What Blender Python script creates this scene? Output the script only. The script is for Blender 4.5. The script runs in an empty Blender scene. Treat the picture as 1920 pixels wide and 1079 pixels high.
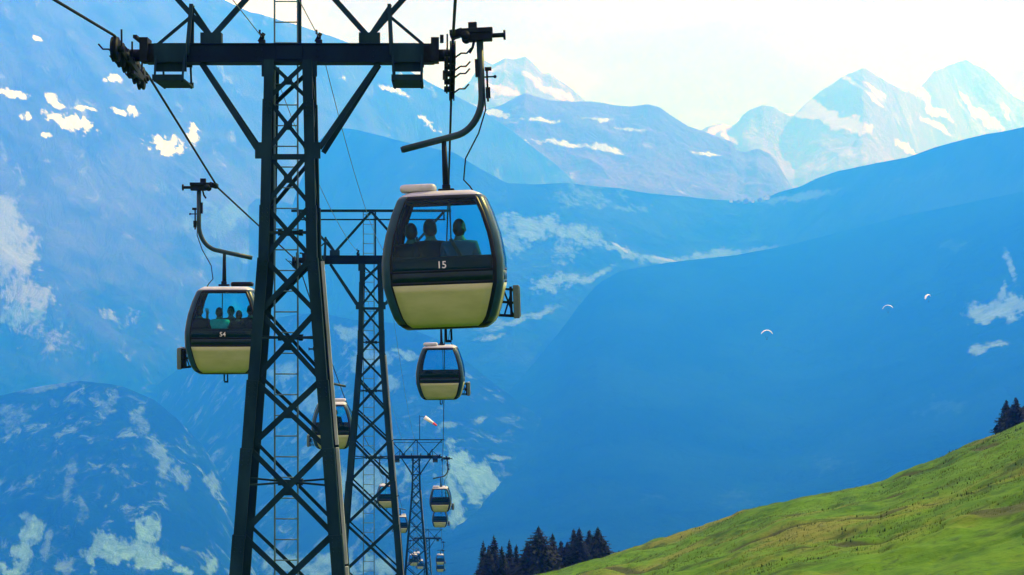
import bpy, bmesh, math, random
import numpy as np
from mathutils import Vector, Matrix, Quaternion
R = math.radians
PI = math.pi
rnd = random.Random(7)
SC = bpy.context.scene
COL = SC.collection
F = 2667.0            # focal length in photograph pixels
VX, HY = 826.0, 540.0 # where the lift line's level direction meets the picture
def at(px, py, d):
    """world point seen at a photograph pixel at depth d along the lift line"""
    return Vector(((px - VX) / F * d, d, (HY - py) / F * d))

# ---------------------------------------------------------------- materials
def new_mat(name):
    m = bpy.data.materials.new(name); m.use_nodes = True
    nt = m.node_tree
    return m, nt, nt.nodes['Principled BSDF']
def N(nt, t, **kw):
    n = nt.nodes.new(t)
    for k, v in kw.items(): setattr(n, k, v)
    return n
def noise(nt, scale, detail=4, rough=.55, coord='Object', sc=(1, 1, 1), rot=(0, 0, 0), dist=0):
    tc = N(nt, 'ShaderNodeTexCoord'); mp = N(nt, 'ShaderNodeMapping')
    mp.inputs['Scale'].default_value = sc; mp.inputs['Rotation'].default_value = rot
    nt.links.new(tc.outputs[coord], mp.inputs['Vector'])
    n = N(nt, 'ShaderNodeTexNoise')
    n.inputs['Scale'].default_value = scale; n.inputs['Detail'].default_value = detail
    n.inputs['Roughness'].default_value = rough; n.inputs['Distortion'].default_value = dist
    nt.links.new(mp.outputs[0], n.inputs['Vector'])
    return n.outputs['Fac']
def ramp(nt, src, lo, hi):
    m = N(nt, 'ShaderNodeMapRange'); m.interpolation_type = 'SMOOTHSTEP'
    m.inputs['From Min'].default_value = lo; m.inputs['From Max'].default_value = hi
    nt.links.new(src, m.inputs['Value']); return m.outputs[0]
def mix(nt, fac, a, b):
    m = N(nt, 'ShaderNodeMix', data_type='RGBA')
    if isinstance(fac, (int, float)): m.inputs[0].default_value = fac
    else: nt.links.new(fac, m.inputs[0])
    for i, c in ((6, a), (7, b)):
        if isinstance(c, tuple): m.inputs[i].default_value = (*c, 1)
        else: nt.links.new(c, m.inputs[i])
    return m.outputs[2]
def math_(nt, op, a, b):
    m = N(nt, 'ShaderNodeMath', operation=op)
    for i, c in ((0, a), (1, b)):
        if isinstance(c, (int, float)): m.inputs[i].default_value = c
        else: nt.links.new(c, m.inputs[i])
    return m.outputs[0]
def bump(nt, b, h, strength, dist):
    n = N(nt, 'ShaderNodeBump'); n.inputs['Strength'].default_value = strength
    n.inputs['Distance'].default_value = dist
    nt.links.new(h, n.inputs['Height']); nt.links.new(n.outputs[0], b.inputs['Normal'])
def paint(name, ca, cb, scale=3, rough=.5, metal=0, lo=.35, hi=.7, sc=(1, 1, 1), bmp=0, spec=.5):
    m, nt, b = new_mat(name)
    nz = noise(nt, scale, 6, .6, sc=sc)
    nt.links.new(mix(nt, ramp(nt, nz, lo, hi), ca, cb), b.inputs['Base Color'])
    b.inputs['Roughness'].default_value = rough; b.inputs['Metallic'].default_value = metal
    b.inputs['Specular IOR Level'].default_value = spec
    if bmp: bump(nt, b, nz, .4, bmp)
    return m
M = {}
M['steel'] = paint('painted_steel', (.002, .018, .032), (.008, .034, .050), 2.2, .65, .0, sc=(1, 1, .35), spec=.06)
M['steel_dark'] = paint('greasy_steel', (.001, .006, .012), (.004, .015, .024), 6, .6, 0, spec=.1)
M['galv'] = paint('galvanised_steel', (.26, .32, .35), (.40, .46, .49), 5, .45, .2, sc=(1, 1, .3))  # pale tone painted in for sun on the legs' right faces
M['ladder'] = paint('ladder_steel', (.03, .11, .16), (.06, .17, .23), 4, .5, .1)
M['rope'] = paint('wire_rope', (.002, .009, .015), (.005, .018, .028), 30, .6, 0, spec=.1)
M['wire'] = paint('thin_wire', (.03, .07, .09), (.05, .10, .12), 30, .5, 0)
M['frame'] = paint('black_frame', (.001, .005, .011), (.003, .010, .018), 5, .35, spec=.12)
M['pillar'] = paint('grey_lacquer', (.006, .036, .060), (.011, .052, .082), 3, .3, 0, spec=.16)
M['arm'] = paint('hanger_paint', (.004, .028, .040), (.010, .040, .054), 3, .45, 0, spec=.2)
M['roof'] = paint('white_lacquer', (.36, .38, .40), (.46, .48, .50), 4, .35)
M['panel'] = paint('olive_cream_panel', (.28, .33, .15), (.345, .385, .195), 1.6, .35, 0, sc=(1, 1, 3))
M['band'] = paint('dark_green_band', (.001, .014, .020), (.003, .022, .028), 3, .3, spec=.15)
M['white'] = paint('white_print', (.6, .64, .66), (.68, .7, .72), 20, .5)
M['bench'] = paint('dark_bench', (.001, .003, .008), (.003, .008, .015), 8, .7)
M['skin'] = paint('skin', (.13, .08, .06), (.17, .10, .075), 9, .55)
M['hair'] = paint('dark_hair', (.002, .002, .003), (.006, .005, .006), 40, .6)
M['cloth_dark'] = paint('dark_cloth', (.002, .003, .008), (.004, .007, .014), 14, .85)
M['cloth_blue'] = paint('blue_shirt', (.010, .07, .16), (.016, .095, .20), 12, .85)
M['cloth_teal'] = paint('teal_shirt', (.03, .36, .36), (.05, .44, .44), 12, .85)
M['strap'] = paint('black_strap', (.004, .004, .006), (.008, .008, .01), 20, .6)
M['canopy'] = paint('white_ripstop', (.85, .85, .86), (.92, .92, .92), .8, .6)
M['red'] = paint('red_cloth', (.62, .05, .06), (.7, .08, .08), 3, .7)
M['bark'] = paint('spruce_bark', (.035, .024, .018), (.07, .05, .038), 6, .9, bmp=.02)
M['needles'] = paint('spruce_needles', (.0012, .0065, .008), (.004, .014, .012), .9, .75, lo=.3, hi=.7, spec=.2)
M['chalet'] = paint('chalet_wood', (.10, .06, .04), (.2, .13, .09), .3, .8)
M['chalet_white'] = paint('chalet_plaster', (.6, .58, .54), (.7, .68, .64), .3, .8)
M['chalet_roof'] = paint('chalet_roof', (.10, .09, .09), (.18, .15, .14), .3, .8)
# tinted glass: straight-through tint plus a clear-coat reflection
m, nt, b = new_mat('tinted_glass')
out = nt.nodes['Material Output']; nt.nodes.remove(b)
tr = N(nt, 'ShaderNodeBsdfTransparent'); tr.inputs[0].default_value = (.22, .86, .97, 1)
gl = N(nt, 'ShaderNodeBsdfGlossy'); gl.inputs['Roughness'].default_value = .03
gl.inputs[0].default_value = (.25, .42, .55, 1)
fr = N(nt, 'ShaderNodeFresnel'); fr.inputs[0].default_value = 1.45
ms = N(nt, 'ShaderNodeMixShader')
nt.links.new(fr.outputs[0], ms.inputs[0]); nt.links.new(tr.outputs[0], ms.inputs[1]); nt.links.new(gl.outputs[0], ms.inputs[2])
nt.links.new(ms.outputs[0], out.inputs[0]); M['glass'] = m

# ---------------------------------------------------------------- mesh helper
class MB:
    def __init__(s): s.v = []; s.f = []; s.sm = []
    def add(s, vs, fs, smooth=False):
        b = len(s.v); s.v += [tuple(v) for v in vs]
        s.f += [tuple(b + i for i in f) for f in fs]; s.sm += [smooth] * len(fs)
    def box(s, c, size, rot=None):
        c = Vector(c); h = [x / 2 for x in size]; vs = []
        for x in (-1, 1):
            for y in (-1, 1):
                for z in (-1, 1):
                    v = Vector((x * h[0], y * h[1], z * h[2]))
                    if rot is not None: v = rot @ v
                    vs.append(c + v)
        s.add(vs, [(0, 1, 3, 2), (4, 6, 7, 5), (0, 4, 5, 1), (2, 3, 7, 6), (0, 2, 6, 4), (1, 5, 7, 3)])
    def bar(s, p, q, w, h, up=(0, -1, 0)):
        """rectangular bar p->q; h is measured along up, w across"""
        p, q = Vector(p), Vector(q); d = (q - p); L = d.length; d.normalize()
        u = Vector(up); u = u - d * u.dot(d)
        if u.length < 1e-4: u = Vector((1, 0, 0)) - d * d.x
        u.normalize(); w_ = d.cross(u)
        s.box((p + q) / 2, (w, L, h), Matrix((w_, d, u)).transposed())
    def tube(s, pts, r, n=8, cap=True):
        pts = [Vector(p) for p in pts]; rr = r if isinstance(r, (list, tuple)) else [r] * len(pts)
        rings = []; ref = None
        for i, p in enumerate(pts):
            d = (pts[min(i + 1, len(pts) - 1)] - pts[max(i - 1, 0)]).normalized()
            if ref is None:
                ref = Vector((0, 0, 1)) if abs(d.z) < .9 else Vector((1, 0, 0))
            a = ref - d * ref.dot(d); a.normalize(); ref = a; b_ = d.cross(a)
            rings.append([p + (a * math.cos(t * 2 * PI / n) + b_ * math.sin(t * 2 * PI / n)) * rr[i] for t in range(n)])
        vs = [v for g in rings for v in g]; fs = []
        for i in range(len(pts) - 1):
            for t in range(n):
                fs.append((i * n + t, i * n + (t + 1) % n, (i + 1) * n + (t + 1) % n, (i + 1) * n + t))
        if cap: fs += [tuple(range(n))[::-1], tuple((len(pts) - 1) * n + t for t in range(n))]
        s.add(vs, fs, True)
    def cyl(s, c, axis, r, L, n=20):
        c = Vector(c); a = Vector(axis).normalized() * L / 2
        s.tube([c - a, c + a], r, n)
    def sphere(s, c, rad, nu=14, nv=9):
        c = Vector(c); vs = []; fs = []
        if not isinstance(rad, (tuple, list)): rad = (rad,) * 3
        for j in range(nv + 1):
            th = PI * j / nv
            for i in range(nu):
                ph = 2 * PI * i / nu
                vs.append(c + Vector((rad[0] * math.sin(th) * math.cos(ph), rad[1] * math.sin(th) * math.sin(ph), rad[2] * math.cos(th))))
        for j in range(nv):
            for i in range(nu):
                fs.append((j * nu + i, (j + 1) * nu + i, (j + 1) * nu + (i + 1) % nu, j * nu + (i + 1) % nu))
        s.add(vs, fs, True)
    def build(s, name, mat, parent=None, loc=None, bevel=0, solid=0):
        me = bpy.data.meshes.new(name); me.from_pydata(s.v, [], s.f)
        me.polygons.foreach_set('use_smooth', s.sm); me.validate(); me.update()
        for mm in (mat if isinstance(mat, list) else [mat]): me.materials.append(mm)
        o = bpy.data.objects.new(name, me); COL.objects.link(o)
        if parent: o.parent = parent
        if loc is not None: o.location = loc
        if solid:
            md = o.modifiers.new('solid', 'SOLIDIFY'); md.thickness = solid; md.offset = 1
        if bevel:
            md = o.modifiers.new('bevel', 'BEVEL'); md.width = bevel; md.segments = 2; md.limit_method = 'ANGLE'
        return o
def tag(o, label=None, cat=None, group=None, kind=None):
    if label: o['label'] = label
    if cat: o['category'] = cat
    if group: o['group'] = group
    if kind: o['kind'] = kind
    return o
def empty(name, loc=(0, 0, 0), rot=(0, 0, 0)):
    o = bpy.data.objects.new(name, None); COL.objects.link(o); o.location = loc; o.rotation_euler = rot
    o.empty_display_size = .2
    return o
def copy_tree(o, parent=None):
    c = o.copy(); COL.objects.link(c); c.parent = parent
    for ch in list(o.children): copy_tree(ch, c)
    return c

# ---------------------------------------------------------------- numpy noise
def _hash(ix, iy, seed):
    h = (ix.astype(np.int64) * 374761393 + iy.astype(np.int64) * 668265263 + seed * 1442695041) & 0x7fffffff
    h = ((h ^ (h >> 13)) * 1274126177) & 0x7fffffff
    h = (h ^ (h >> 16)) & 0xffff
    return h / 65535.0
def vnoise(x, y, seed=0):
    ix, iy = np.floor(x), np.floor(y); fx, fy = x - ix, y - iy
    fx = fx * fx * fx * (fx * (fx * 6 - 15) + 10); fy = fy * fy * fy * (fy * (fy * 6 - 15) + 10)
    a, b_ = _hash(ix, iy, seed), _hash(ix + 1, iy, seed)
    c, d = _hash(ix, iy + 1, seed), _hash(ix + 1, iy + 1, seed)
    return ((a * (1 - fx) + b_ * fx) * (1 - fy) + (c * (1 - fx) + d * fx) * fy) * 2 - 1
def fbm(x, y, octv=5, seed=0, gain=.5, ridged=False):
    t = np.zeros_like(x); a = 1.0; w = 0
    for i in range(octv):
        n = vnoise(x, y, seed + i * 17)
        t += a * ((1 - np.abs(n) * 2) if ridged else n); w += a; a *= gain
        x, y = x * 1.62 + y * 1.18 + 3.1, y * 1.62 - x * 1.18 + 7.7
    return t / w
def grid_object(name, X, Y, Z, mat, attrs=None):
    h, w = X.shape
    me = bpy.data.meshes.new(name)
    co = np.stack([X, Y, Z], -1).reshape(-1, 3).astype(np.float32)
    idx = np.arange(h * w).reshape(h, w)
    q = np.stack([idx[:-1, :-1], idx[:-1, 1:], idx[1:, 1:], idx[1:, :-1]], -1).reshape(-1, 4).astype(np.int32)
    me.vertices.add(len(co)); me.vertices.foreach_set('co', co.ravel())
    me.loops.add(q.size); me.loops.foreach_set('vertex_index', q.ravel())
    me.polygons.add(len(q)); me.polygons.foreach_set('loop_start', np.arange(0, q.size, 4, dtype=np.int32))
    me.polygons.foreach_set('loop_total', np.full(len(q), 4, dtype=np.int32))
    me.polygons.foreach_set('use_smooth', np.ones(len(q), dtype=bool))
    me.update(calc_edges=True)
    for k, a in (attrs or {}).items():
        at_ = me.attributes.new(k, 'FLOAT', 'POINT'); at_.data.foreach_set('value', a.ravel().astype(np.float32))
    me.materials.append(mat)
    o = bpy.data.objects.new(name, me); COL.objects.link(o)
    return o

# ================================================================ CAMERA, SUN, SKY
cam = bpy.data.cameras.new('camera'); co = bpy.data.objects.new('camera', cam); COL.objects.link(co)
cam.lens = 36 * F / 1920; cam.sensor_width = 36; cam.shift_x = (960 - VX) / 1920
cam.clip_start = .1; cam.clip_end = 60000
co.rotation_euler = (R(90), 0, 0); SC.camera = co
SUN_EL, SUN_AZ = 42, 62      # azimuth clockwise from the lift line's direction
sd = Vector((math.sin(R(SUN_AZ)) * math.cos(R(SUN_EL)), math.cos(R(SUN_AZ)) * math.cos(R(SUN_EL)), math.sin(R(SUN_EL))))
su = bpy.data.lights.new('sun', 'SUN'); so = bpy.data.objects.new('sun', su); COL.objects.link(so)
su.energy = 5.0; su.angle = R(.5); su.color = (.88, .85, 1.0)
so.rotation_euler = (-sd).to_track_quat('-Z', 'Y').to_euler()
w = bpy.data.worlds.new('World'); SC.world = w; w.use_nodes = True
nt = w.node_tree; bg = nt.nodes['Background']; wo = nt.nodes['World Output']
sky = N(nt, 'ShaderNodeTexSky', sky_type='NISHITA'); sky.sun_disc = False
sky.sun_elevation = R(SUN_EL); sky.sun_rotation = R(SUN_AZ); sky.altitude = 2000
nt.links.new(sky.outputs[0], bg.inputs[0]); bg.inputs[1].default_value = .15
bc = N(nt, 'ShaderNodeBackground')
nz = noise(nt, 5.5, 8, .52, coord='Generated', sc=(1, 1, 2.6), dist=.25)
nz2 = noise(nt, 2.2, 6, .55, coord='Generated', sc=(1, 1, 2.2), rot=(0, 0, 1.1))
cc = mix(nt, ramp(nt, nz, .40, .62), (.80, .52, .62), (1.18, .90, 1.0))
nt.links.new(cc, bc.inputs[0]); bc.inputs[1].default_value = .95
mxs = N(nt, 'ShaderNodeMixShader')
nt.links.new(ramp(nt, nz2, .22, .36), mxs.inputs[0])
nt.links.new(bg.outputs[0], mxs.inputs[1]); nt.links.new(bc.outputs[0], mxs.inputs[2]); nt.links.new(mxs.outputs[0], wo.inputs[0])
SC.view_settings.view_transform = 'Standard'; SC.view_settings.look = 'None'
SC.view_settings.exposure = .58; SC.view_settings.gamma = 1
SC.render.engine = 'CYCLES'
cy = SC.cycles; cy.max_bounces = 8; cy.transparent_max_bounces = 16; cy.volume_bounces = 4
cy.use_denoising = True; cy.sample_clamp_indirect = 4; cy.caustics_reflective = False; cy.caustics_refractive = False

# ================================================================ FAR TERRAIN
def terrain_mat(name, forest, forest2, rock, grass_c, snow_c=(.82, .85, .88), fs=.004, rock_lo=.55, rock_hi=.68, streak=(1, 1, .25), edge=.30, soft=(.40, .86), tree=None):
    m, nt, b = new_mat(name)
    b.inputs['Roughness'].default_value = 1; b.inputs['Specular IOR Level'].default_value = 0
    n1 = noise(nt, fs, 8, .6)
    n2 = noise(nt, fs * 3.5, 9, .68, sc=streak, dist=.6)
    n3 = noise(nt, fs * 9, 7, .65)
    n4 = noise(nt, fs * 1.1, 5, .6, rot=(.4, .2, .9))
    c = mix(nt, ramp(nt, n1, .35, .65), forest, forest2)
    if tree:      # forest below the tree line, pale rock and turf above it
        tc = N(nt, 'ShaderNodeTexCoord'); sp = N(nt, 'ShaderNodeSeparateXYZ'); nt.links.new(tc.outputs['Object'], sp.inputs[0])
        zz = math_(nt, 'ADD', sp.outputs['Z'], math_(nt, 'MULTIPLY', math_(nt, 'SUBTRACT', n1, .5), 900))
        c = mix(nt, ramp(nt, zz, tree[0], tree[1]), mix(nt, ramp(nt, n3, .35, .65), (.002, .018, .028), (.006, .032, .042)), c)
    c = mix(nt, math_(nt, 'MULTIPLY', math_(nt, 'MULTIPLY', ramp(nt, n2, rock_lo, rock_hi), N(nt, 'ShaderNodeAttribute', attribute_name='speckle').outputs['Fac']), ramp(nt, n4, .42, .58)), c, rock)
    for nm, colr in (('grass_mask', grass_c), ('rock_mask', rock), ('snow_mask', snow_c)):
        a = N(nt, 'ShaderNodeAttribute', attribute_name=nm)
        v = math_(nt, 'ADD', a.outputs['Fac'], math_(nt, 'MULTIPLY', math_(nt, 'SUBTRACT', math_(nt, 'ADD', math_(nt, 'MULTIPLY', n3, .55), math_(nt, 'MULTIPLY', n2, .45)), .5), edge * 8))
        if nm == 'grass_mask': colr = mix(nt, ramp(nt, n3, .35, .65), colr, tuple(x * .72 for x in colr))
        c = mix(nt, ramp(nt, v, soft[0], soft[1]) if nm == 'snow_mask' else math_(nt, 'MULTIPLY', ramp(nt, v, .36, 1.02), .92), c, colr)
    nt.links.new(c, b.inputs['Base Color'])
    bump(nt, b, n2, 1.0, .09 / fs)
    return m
def blob_mask(PX, PY, blobs, warp=1.0, seed=3):
    out = np.zeros_like(PX)
    wx = fbm(PX / 24, PY / 24, 5, seed, .7); wy = fbm(PX / 24 + 40, PY / 24 + 9, 5, seed + 5, .7)
    for bl in blobs:
        cx, cy, rx, ry = bl[:4]; rot = R(bl[4]) if len(bl) > 4 else 0; st = bl[5] if len(bl) > 5 else 1
        dx = PX - cx + wx * min(rx, ry * 2.2) * warp * 1.3; dy = PY - cy + wy * min(ry, rx) * warp * 1.3
        u = (dx * math.cos(rot) + dy * math.sin(rot)) / rx; v = (-dx * math.sin(rot) + dy * math.cos(rot)) / ry
        q = np.sqrt(u * u + v * v)
        out = np.maximum(out, np.clip(1.5 - q, 0, 1) * st)
    return out
ZLOW = [0]; ZHIGH = [0]
def ridge_sheet(name, label, poly, dist, foot, mat, step=3, rows=150, amp=.018, freq=700, seed=1, amp0=.12, shape=1.0, masks=None, back=.25, cat='mountain', dive=(0, 0), rs=1.0, speckle=((0, 1), (1, 1))):
    """terrain between a skyline (poly, seen from the lift) and its foot, with a back slope behind the crest.
    dist: [(px, metres)] to the crest; foot: (metres fraction, [(px, py)])"""
    if dive[0]: poly = [(poly[0][0] - 170, poly[0][1] + 330), (poly[0][0] - 60, poly[0][1] + 80)] + list(poly)
    if dive[1]: poly = list(poly) + [(poly[-1][0] + 60, poly[-1][1] + 80), (poly[-1][0] + 170, poly[-1][1] + 330)]
    xs = np.arange(poly[0][0], poly[-1][0] + 1, step, dtype=float)
    ys = np.interp(xs, [p[0] for p in poly], [p[1] for p in poly])
    k = np.array([1, 2, 1]) / 4.0
    ys = np.convolve(np.pad(ys, 1, mode='edge'), k, 'valid')
    D = np.interp(xs, [p[0] for p in dist], [p[1] for p in dist])
    def smooth(a, n=45):
        k_ = np.hanning(2 * n + 3)[1:-1]; k_ /= k_.sum()
        return np.convolve(np.pad(a, n, mode='reflect', reflect_type='odd'), k_, 'valid')
    D = smooth(D); fr, fp = foot
    fy = np.interp(xs, [p[0] for p in fp], [p[1] for p in fp])
    fy = smooth(fy)
    s = (xs - VX) / F
    e0 = (HY - ys) / F; e1 = (HY - fy) / F
    if isinstance(fr, list): fr = smooth(np.interp(xs, [p[0] for p in fr], [p[1] for p in fr]))
    t = np.concatenate([np.linspace(-back, 0, 14)[:-1], np.linspace(0, 1, rows) ** 1.15])[:, None]
    r = D * (1 - np.where(t < 0, t, np.abs(t) ** rs) * (1 - fr))
    tt = np.clip(t, 0, 1)
    e = e0 + (e1 - e0) * (tt ** shape)
    S = np.broadcast_to(s, r.shape)
    X = S * r; Y = r.copy()
    Z = e * r
    Z = np.where(t < 0, e0 * D - (-t) * D * .55, Z)
    win = amp0 + (1 - amp0) * np.clip(np.abs(t) / .22, 0, 1)
    nz = fbm(X / freq, Y / freq, 7, seed, .52, ridged=True) * .65 + fbm(X / freq * .5, Y / freq * .5, 4, seed + 50) * .6
    Z = Z + nz * amp * D * win
    PX = VX + F * X / Y; PY = HY - F * Z / Y
    mk = {}
    for nm in ('grass_mask', 'rock_mask', 'snow_mask'):
        mk[nm] = blob_mask(PX, PY, (masks or {}).get(nm, []), 1.0, seed + 9)
    mk['speckle'] = np.interp(PX, [p[0] for p in speckle], [p[1] for p in speckle])
    o = grid_object(name, X, Y, Z, mat, mk)
    tag(o, label, cat, kind='structure')
    ZLOW[0] = min(ZLOW[0], Z.min()); ZHIGH[0] = max(ZHIGH[0], Z.max())
    return o, (xs, D, e0 * D)

forA, forB = (.010, .030, .026), (.022, .050, .036)
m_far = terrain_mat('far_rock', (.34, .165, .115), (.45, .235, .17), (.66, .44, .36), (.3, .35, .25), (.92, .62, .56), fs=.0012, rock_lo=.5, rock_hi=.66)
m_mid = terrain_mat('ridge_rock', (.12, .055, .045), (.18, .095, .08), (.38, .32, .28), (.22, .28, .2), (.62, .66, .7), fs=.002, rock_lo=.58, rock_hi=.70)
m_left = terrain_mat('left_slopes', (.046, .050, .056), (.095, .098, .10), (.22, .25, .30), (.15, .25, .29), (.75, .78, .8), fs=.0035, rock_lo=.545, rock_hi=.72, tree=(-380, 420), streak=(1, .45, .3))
m_pass = terrain_mat('pass_pasture', (.010, .032, .040), (.028, .058, .064), (.27, .31, .34), (.17, .27, .28), fs=.004, tree=(-330, 260), rock_lo=.60, rock_hi=.8)
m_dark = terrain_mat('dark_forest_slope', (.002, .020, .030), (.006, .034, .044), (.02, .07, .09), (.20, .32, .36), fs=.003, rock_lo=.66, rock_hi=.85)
m_foot = terrain_mat('foothill_forest', (.002, .016, .025), (.005, .029, .038), (.10, .18, .23), (.16, .32, .33), fs=.007, rock_lo=.52, rock_hi=.66, streak=(1, 1, .3), edge=.2)

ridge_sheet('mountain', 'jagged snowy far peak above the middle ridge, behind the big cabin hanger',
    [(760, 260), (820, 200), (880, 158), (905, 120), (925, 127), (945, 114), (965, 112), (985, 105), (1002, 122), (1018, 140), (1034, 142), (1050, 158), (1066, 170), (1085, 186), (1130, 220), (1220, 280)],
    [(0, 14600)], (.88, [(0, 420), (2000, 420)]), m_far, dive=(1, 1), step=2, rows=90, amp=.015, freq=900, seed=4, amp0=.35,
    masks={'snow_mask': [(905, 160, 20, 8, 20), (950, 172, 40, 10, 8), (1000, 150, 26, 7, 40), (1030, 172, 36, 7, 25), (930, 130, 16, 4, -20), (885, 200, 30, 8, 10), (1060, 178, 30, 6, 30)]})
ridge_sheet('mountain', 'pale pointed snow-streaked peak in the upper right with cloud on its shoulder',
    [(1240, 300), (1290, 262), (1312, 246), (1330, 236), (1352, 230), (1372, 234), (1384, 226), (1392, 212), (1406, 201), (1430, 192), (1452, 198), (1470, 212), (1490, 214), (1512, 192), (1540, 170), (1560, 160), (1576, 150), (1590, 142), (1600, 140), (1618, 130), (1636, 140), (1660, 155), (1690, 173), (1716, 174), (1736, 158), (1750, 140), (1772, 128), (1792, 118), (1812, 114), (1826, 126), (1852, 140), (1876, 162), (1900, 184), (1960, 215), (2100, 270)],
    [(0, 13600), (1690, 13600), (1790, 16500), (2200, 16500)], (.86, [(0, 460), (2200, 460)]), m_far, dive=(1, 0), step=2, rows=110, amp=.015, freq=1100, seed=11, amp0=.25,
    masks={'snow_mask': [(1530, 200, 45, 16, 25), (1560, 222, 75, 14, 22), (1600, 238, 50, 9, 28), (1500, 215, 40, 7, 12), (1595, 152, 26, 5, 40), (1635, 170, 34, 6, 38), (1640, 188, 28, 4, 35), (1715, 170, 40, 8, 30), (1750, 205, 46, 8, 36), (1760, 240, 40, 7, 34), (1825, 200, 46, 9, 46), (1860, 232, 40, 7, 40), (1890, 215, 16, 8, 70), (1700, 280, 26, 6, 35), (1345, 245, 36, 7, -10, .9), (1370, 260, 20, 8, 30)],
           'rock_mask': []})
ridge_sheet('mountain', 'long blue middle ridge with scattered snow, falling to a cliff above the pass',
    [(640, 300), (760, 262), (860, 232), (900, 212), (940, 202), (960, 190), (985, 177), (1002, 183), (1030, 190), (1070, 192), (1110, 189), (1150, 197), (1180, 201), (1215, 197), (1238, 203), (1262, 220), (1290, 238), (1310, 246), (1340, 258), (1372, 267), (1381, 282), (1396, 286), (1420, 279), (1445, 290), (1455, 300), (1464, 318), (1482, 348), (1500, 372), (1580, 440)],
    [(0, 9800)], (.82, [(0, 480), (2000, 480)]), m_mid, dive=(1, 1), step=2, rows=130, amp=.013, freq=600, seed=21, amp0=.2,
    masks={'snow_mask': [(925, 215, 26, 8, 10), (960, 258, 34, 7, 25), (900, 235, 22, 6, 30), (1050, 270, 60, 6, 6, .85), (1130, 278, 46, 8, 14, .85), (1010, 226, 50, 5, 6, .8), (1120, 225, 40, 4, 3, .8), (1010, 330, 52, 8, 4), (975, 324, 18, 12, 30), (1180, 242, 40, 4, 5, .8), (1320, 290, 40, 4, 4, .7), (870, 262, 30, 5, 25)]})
ridge_sheet('mountain', 'huge blue mountainside filling the upper left, with white snow patches',
    [(-420, -420), (0, -240), (200, -130), (330, -50), (400, -12), (470, 22), (560, 48), (640, 76), (720, 106), (790, 146), (850, 176), (900, 206), (960, 250), (1040, 310), (1120, 380)],
    [(-300, 7000), (0, 7400), (400, 8200), (700, 8700), (1100, 8800)], ([(-420, .50), (500, .52), (800, .78), (1300, .85)], [(-420, 1040), (600, 960), (1120, 760)]), m_left, dive=(0, 1), rs=.85, step=3, rows=330, amp=.016, freq=800, seed=31, amp0=.2, shape=.92,
    masks={'snow_mask': [(28, 176, 34, 9, 8), (105, 188, 32, 9, 24), (130, 228, 48, 15, 24), (48, 222, 14, 9, 20), (305, 275, 38, 17, 16), (90, 255, 9, 5), (252, 210, 15, 9, 10), (222, 210, 18, 6, 28), (72, 74, 12, 5, 30), (362, 255, 10, 22, -10, .9), (210, 150, 22, 9, 14, .85), (160, 205, 26, 5, 10, .8), (640, 150, 10, 5, 20, .6), (740, 170, 34, 6, 26, .85), (800, 230, 30, 6, 40, .8), (770, 150, 40, 6, 25, .8)],
           'rock_mask': [(20, 470, 45, 80, -18), (50, 560, 60, 32, 0), (60, 540, 24, 16), (10, 420, 30, 50), (205, 590, 40, 9, 30, .7), (120, 640, 60, 20, 20, .55), (290, 360, 30, 9, 40, .7)],
           'grass_mask': [(400, 420, 60, 40, -10, .72), (450, 400, 60, 20, 10, .72), (440, 480, 60, 12, 8, .75), (30, 590, 70, 30, 0, .8), (300, 345, 30, 12, 40, .65), (620, 615, 50, 22, 6, .9)]})
ps, prg = ridge_sheet('mountain', 'pastured saddle below the far peaks, with pale meadow band and rising right ridge',
    [(470, 660), (520, 480), (560, 350), (595, 268), (625, 240), (670, 244), (740, 262), (850, 286), (910, 322), (950, 343), (1000, 346), (1060, 343), (1120, 350), (1160, 353), (1220, 363), (1300, 371), (1350, 376), (1400, 380), (1432, 375), (1460, 362), (1500, 351), (1530, 336), (1570, 322), (1620, 312), (1700, 297), (1750, 278), (1800, 264), (1850, 251), (1880, 246), (1920, 238), (2000, 222), (2150, 200)],
    [(380, 7300), (560, 7100), (700, 6500), (900, 6000), (1400, 6800), (1920, 5100), (2150, 4700)], ([(330, .70), (1000, .70), (1300, .82), (2150, .85)], [(470, 1000), (700, 860), (900, 800), (1000, 740), (1300, 600), (1920, 540), (2150, 520)]), m_pass, speckle=((800, .9), (1100, .35), (1900, .35)), step=3, rows=230, amp=.012, freq=520, seed=41, amp0=.10,
    masks={'grass_mask': [(1000, 425, 85, 22, 4, .95), (1090, 440, 60, 16, 22), (1160, 470, 60, 9, 24), (1225, 490, 40, 7, 12), (1330, 482, 90, 12, -10, .9), (1420, 470, 50, 8, -12, .9), (960, 460, 40, 24, 10, .8), (1060, 470, 26, 30, 0, .75), (1040, 530, 60, 16, -10, .9), (1110, 520, 50, 8, -20, .9), (1500, 370, 75, 9, -10, .9), (1440, 377, 40, 5, 0, .9), (1100, 370, 90, 22, 4, .62), (1190, 390, 40, 14, 0, .6), (1790, 450, 40, 18, 10, .8), (970, 600, 90, 9, -18, .85), (920, 632, 30, 7, -12, 1)],
           'snow_mask': [(980, 327, 26, 8, 0, .8)],
           'rock_mask': [(1165, 465, 26, 3, 30), (1250, 488, 30, 3, 10)]})
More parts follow.
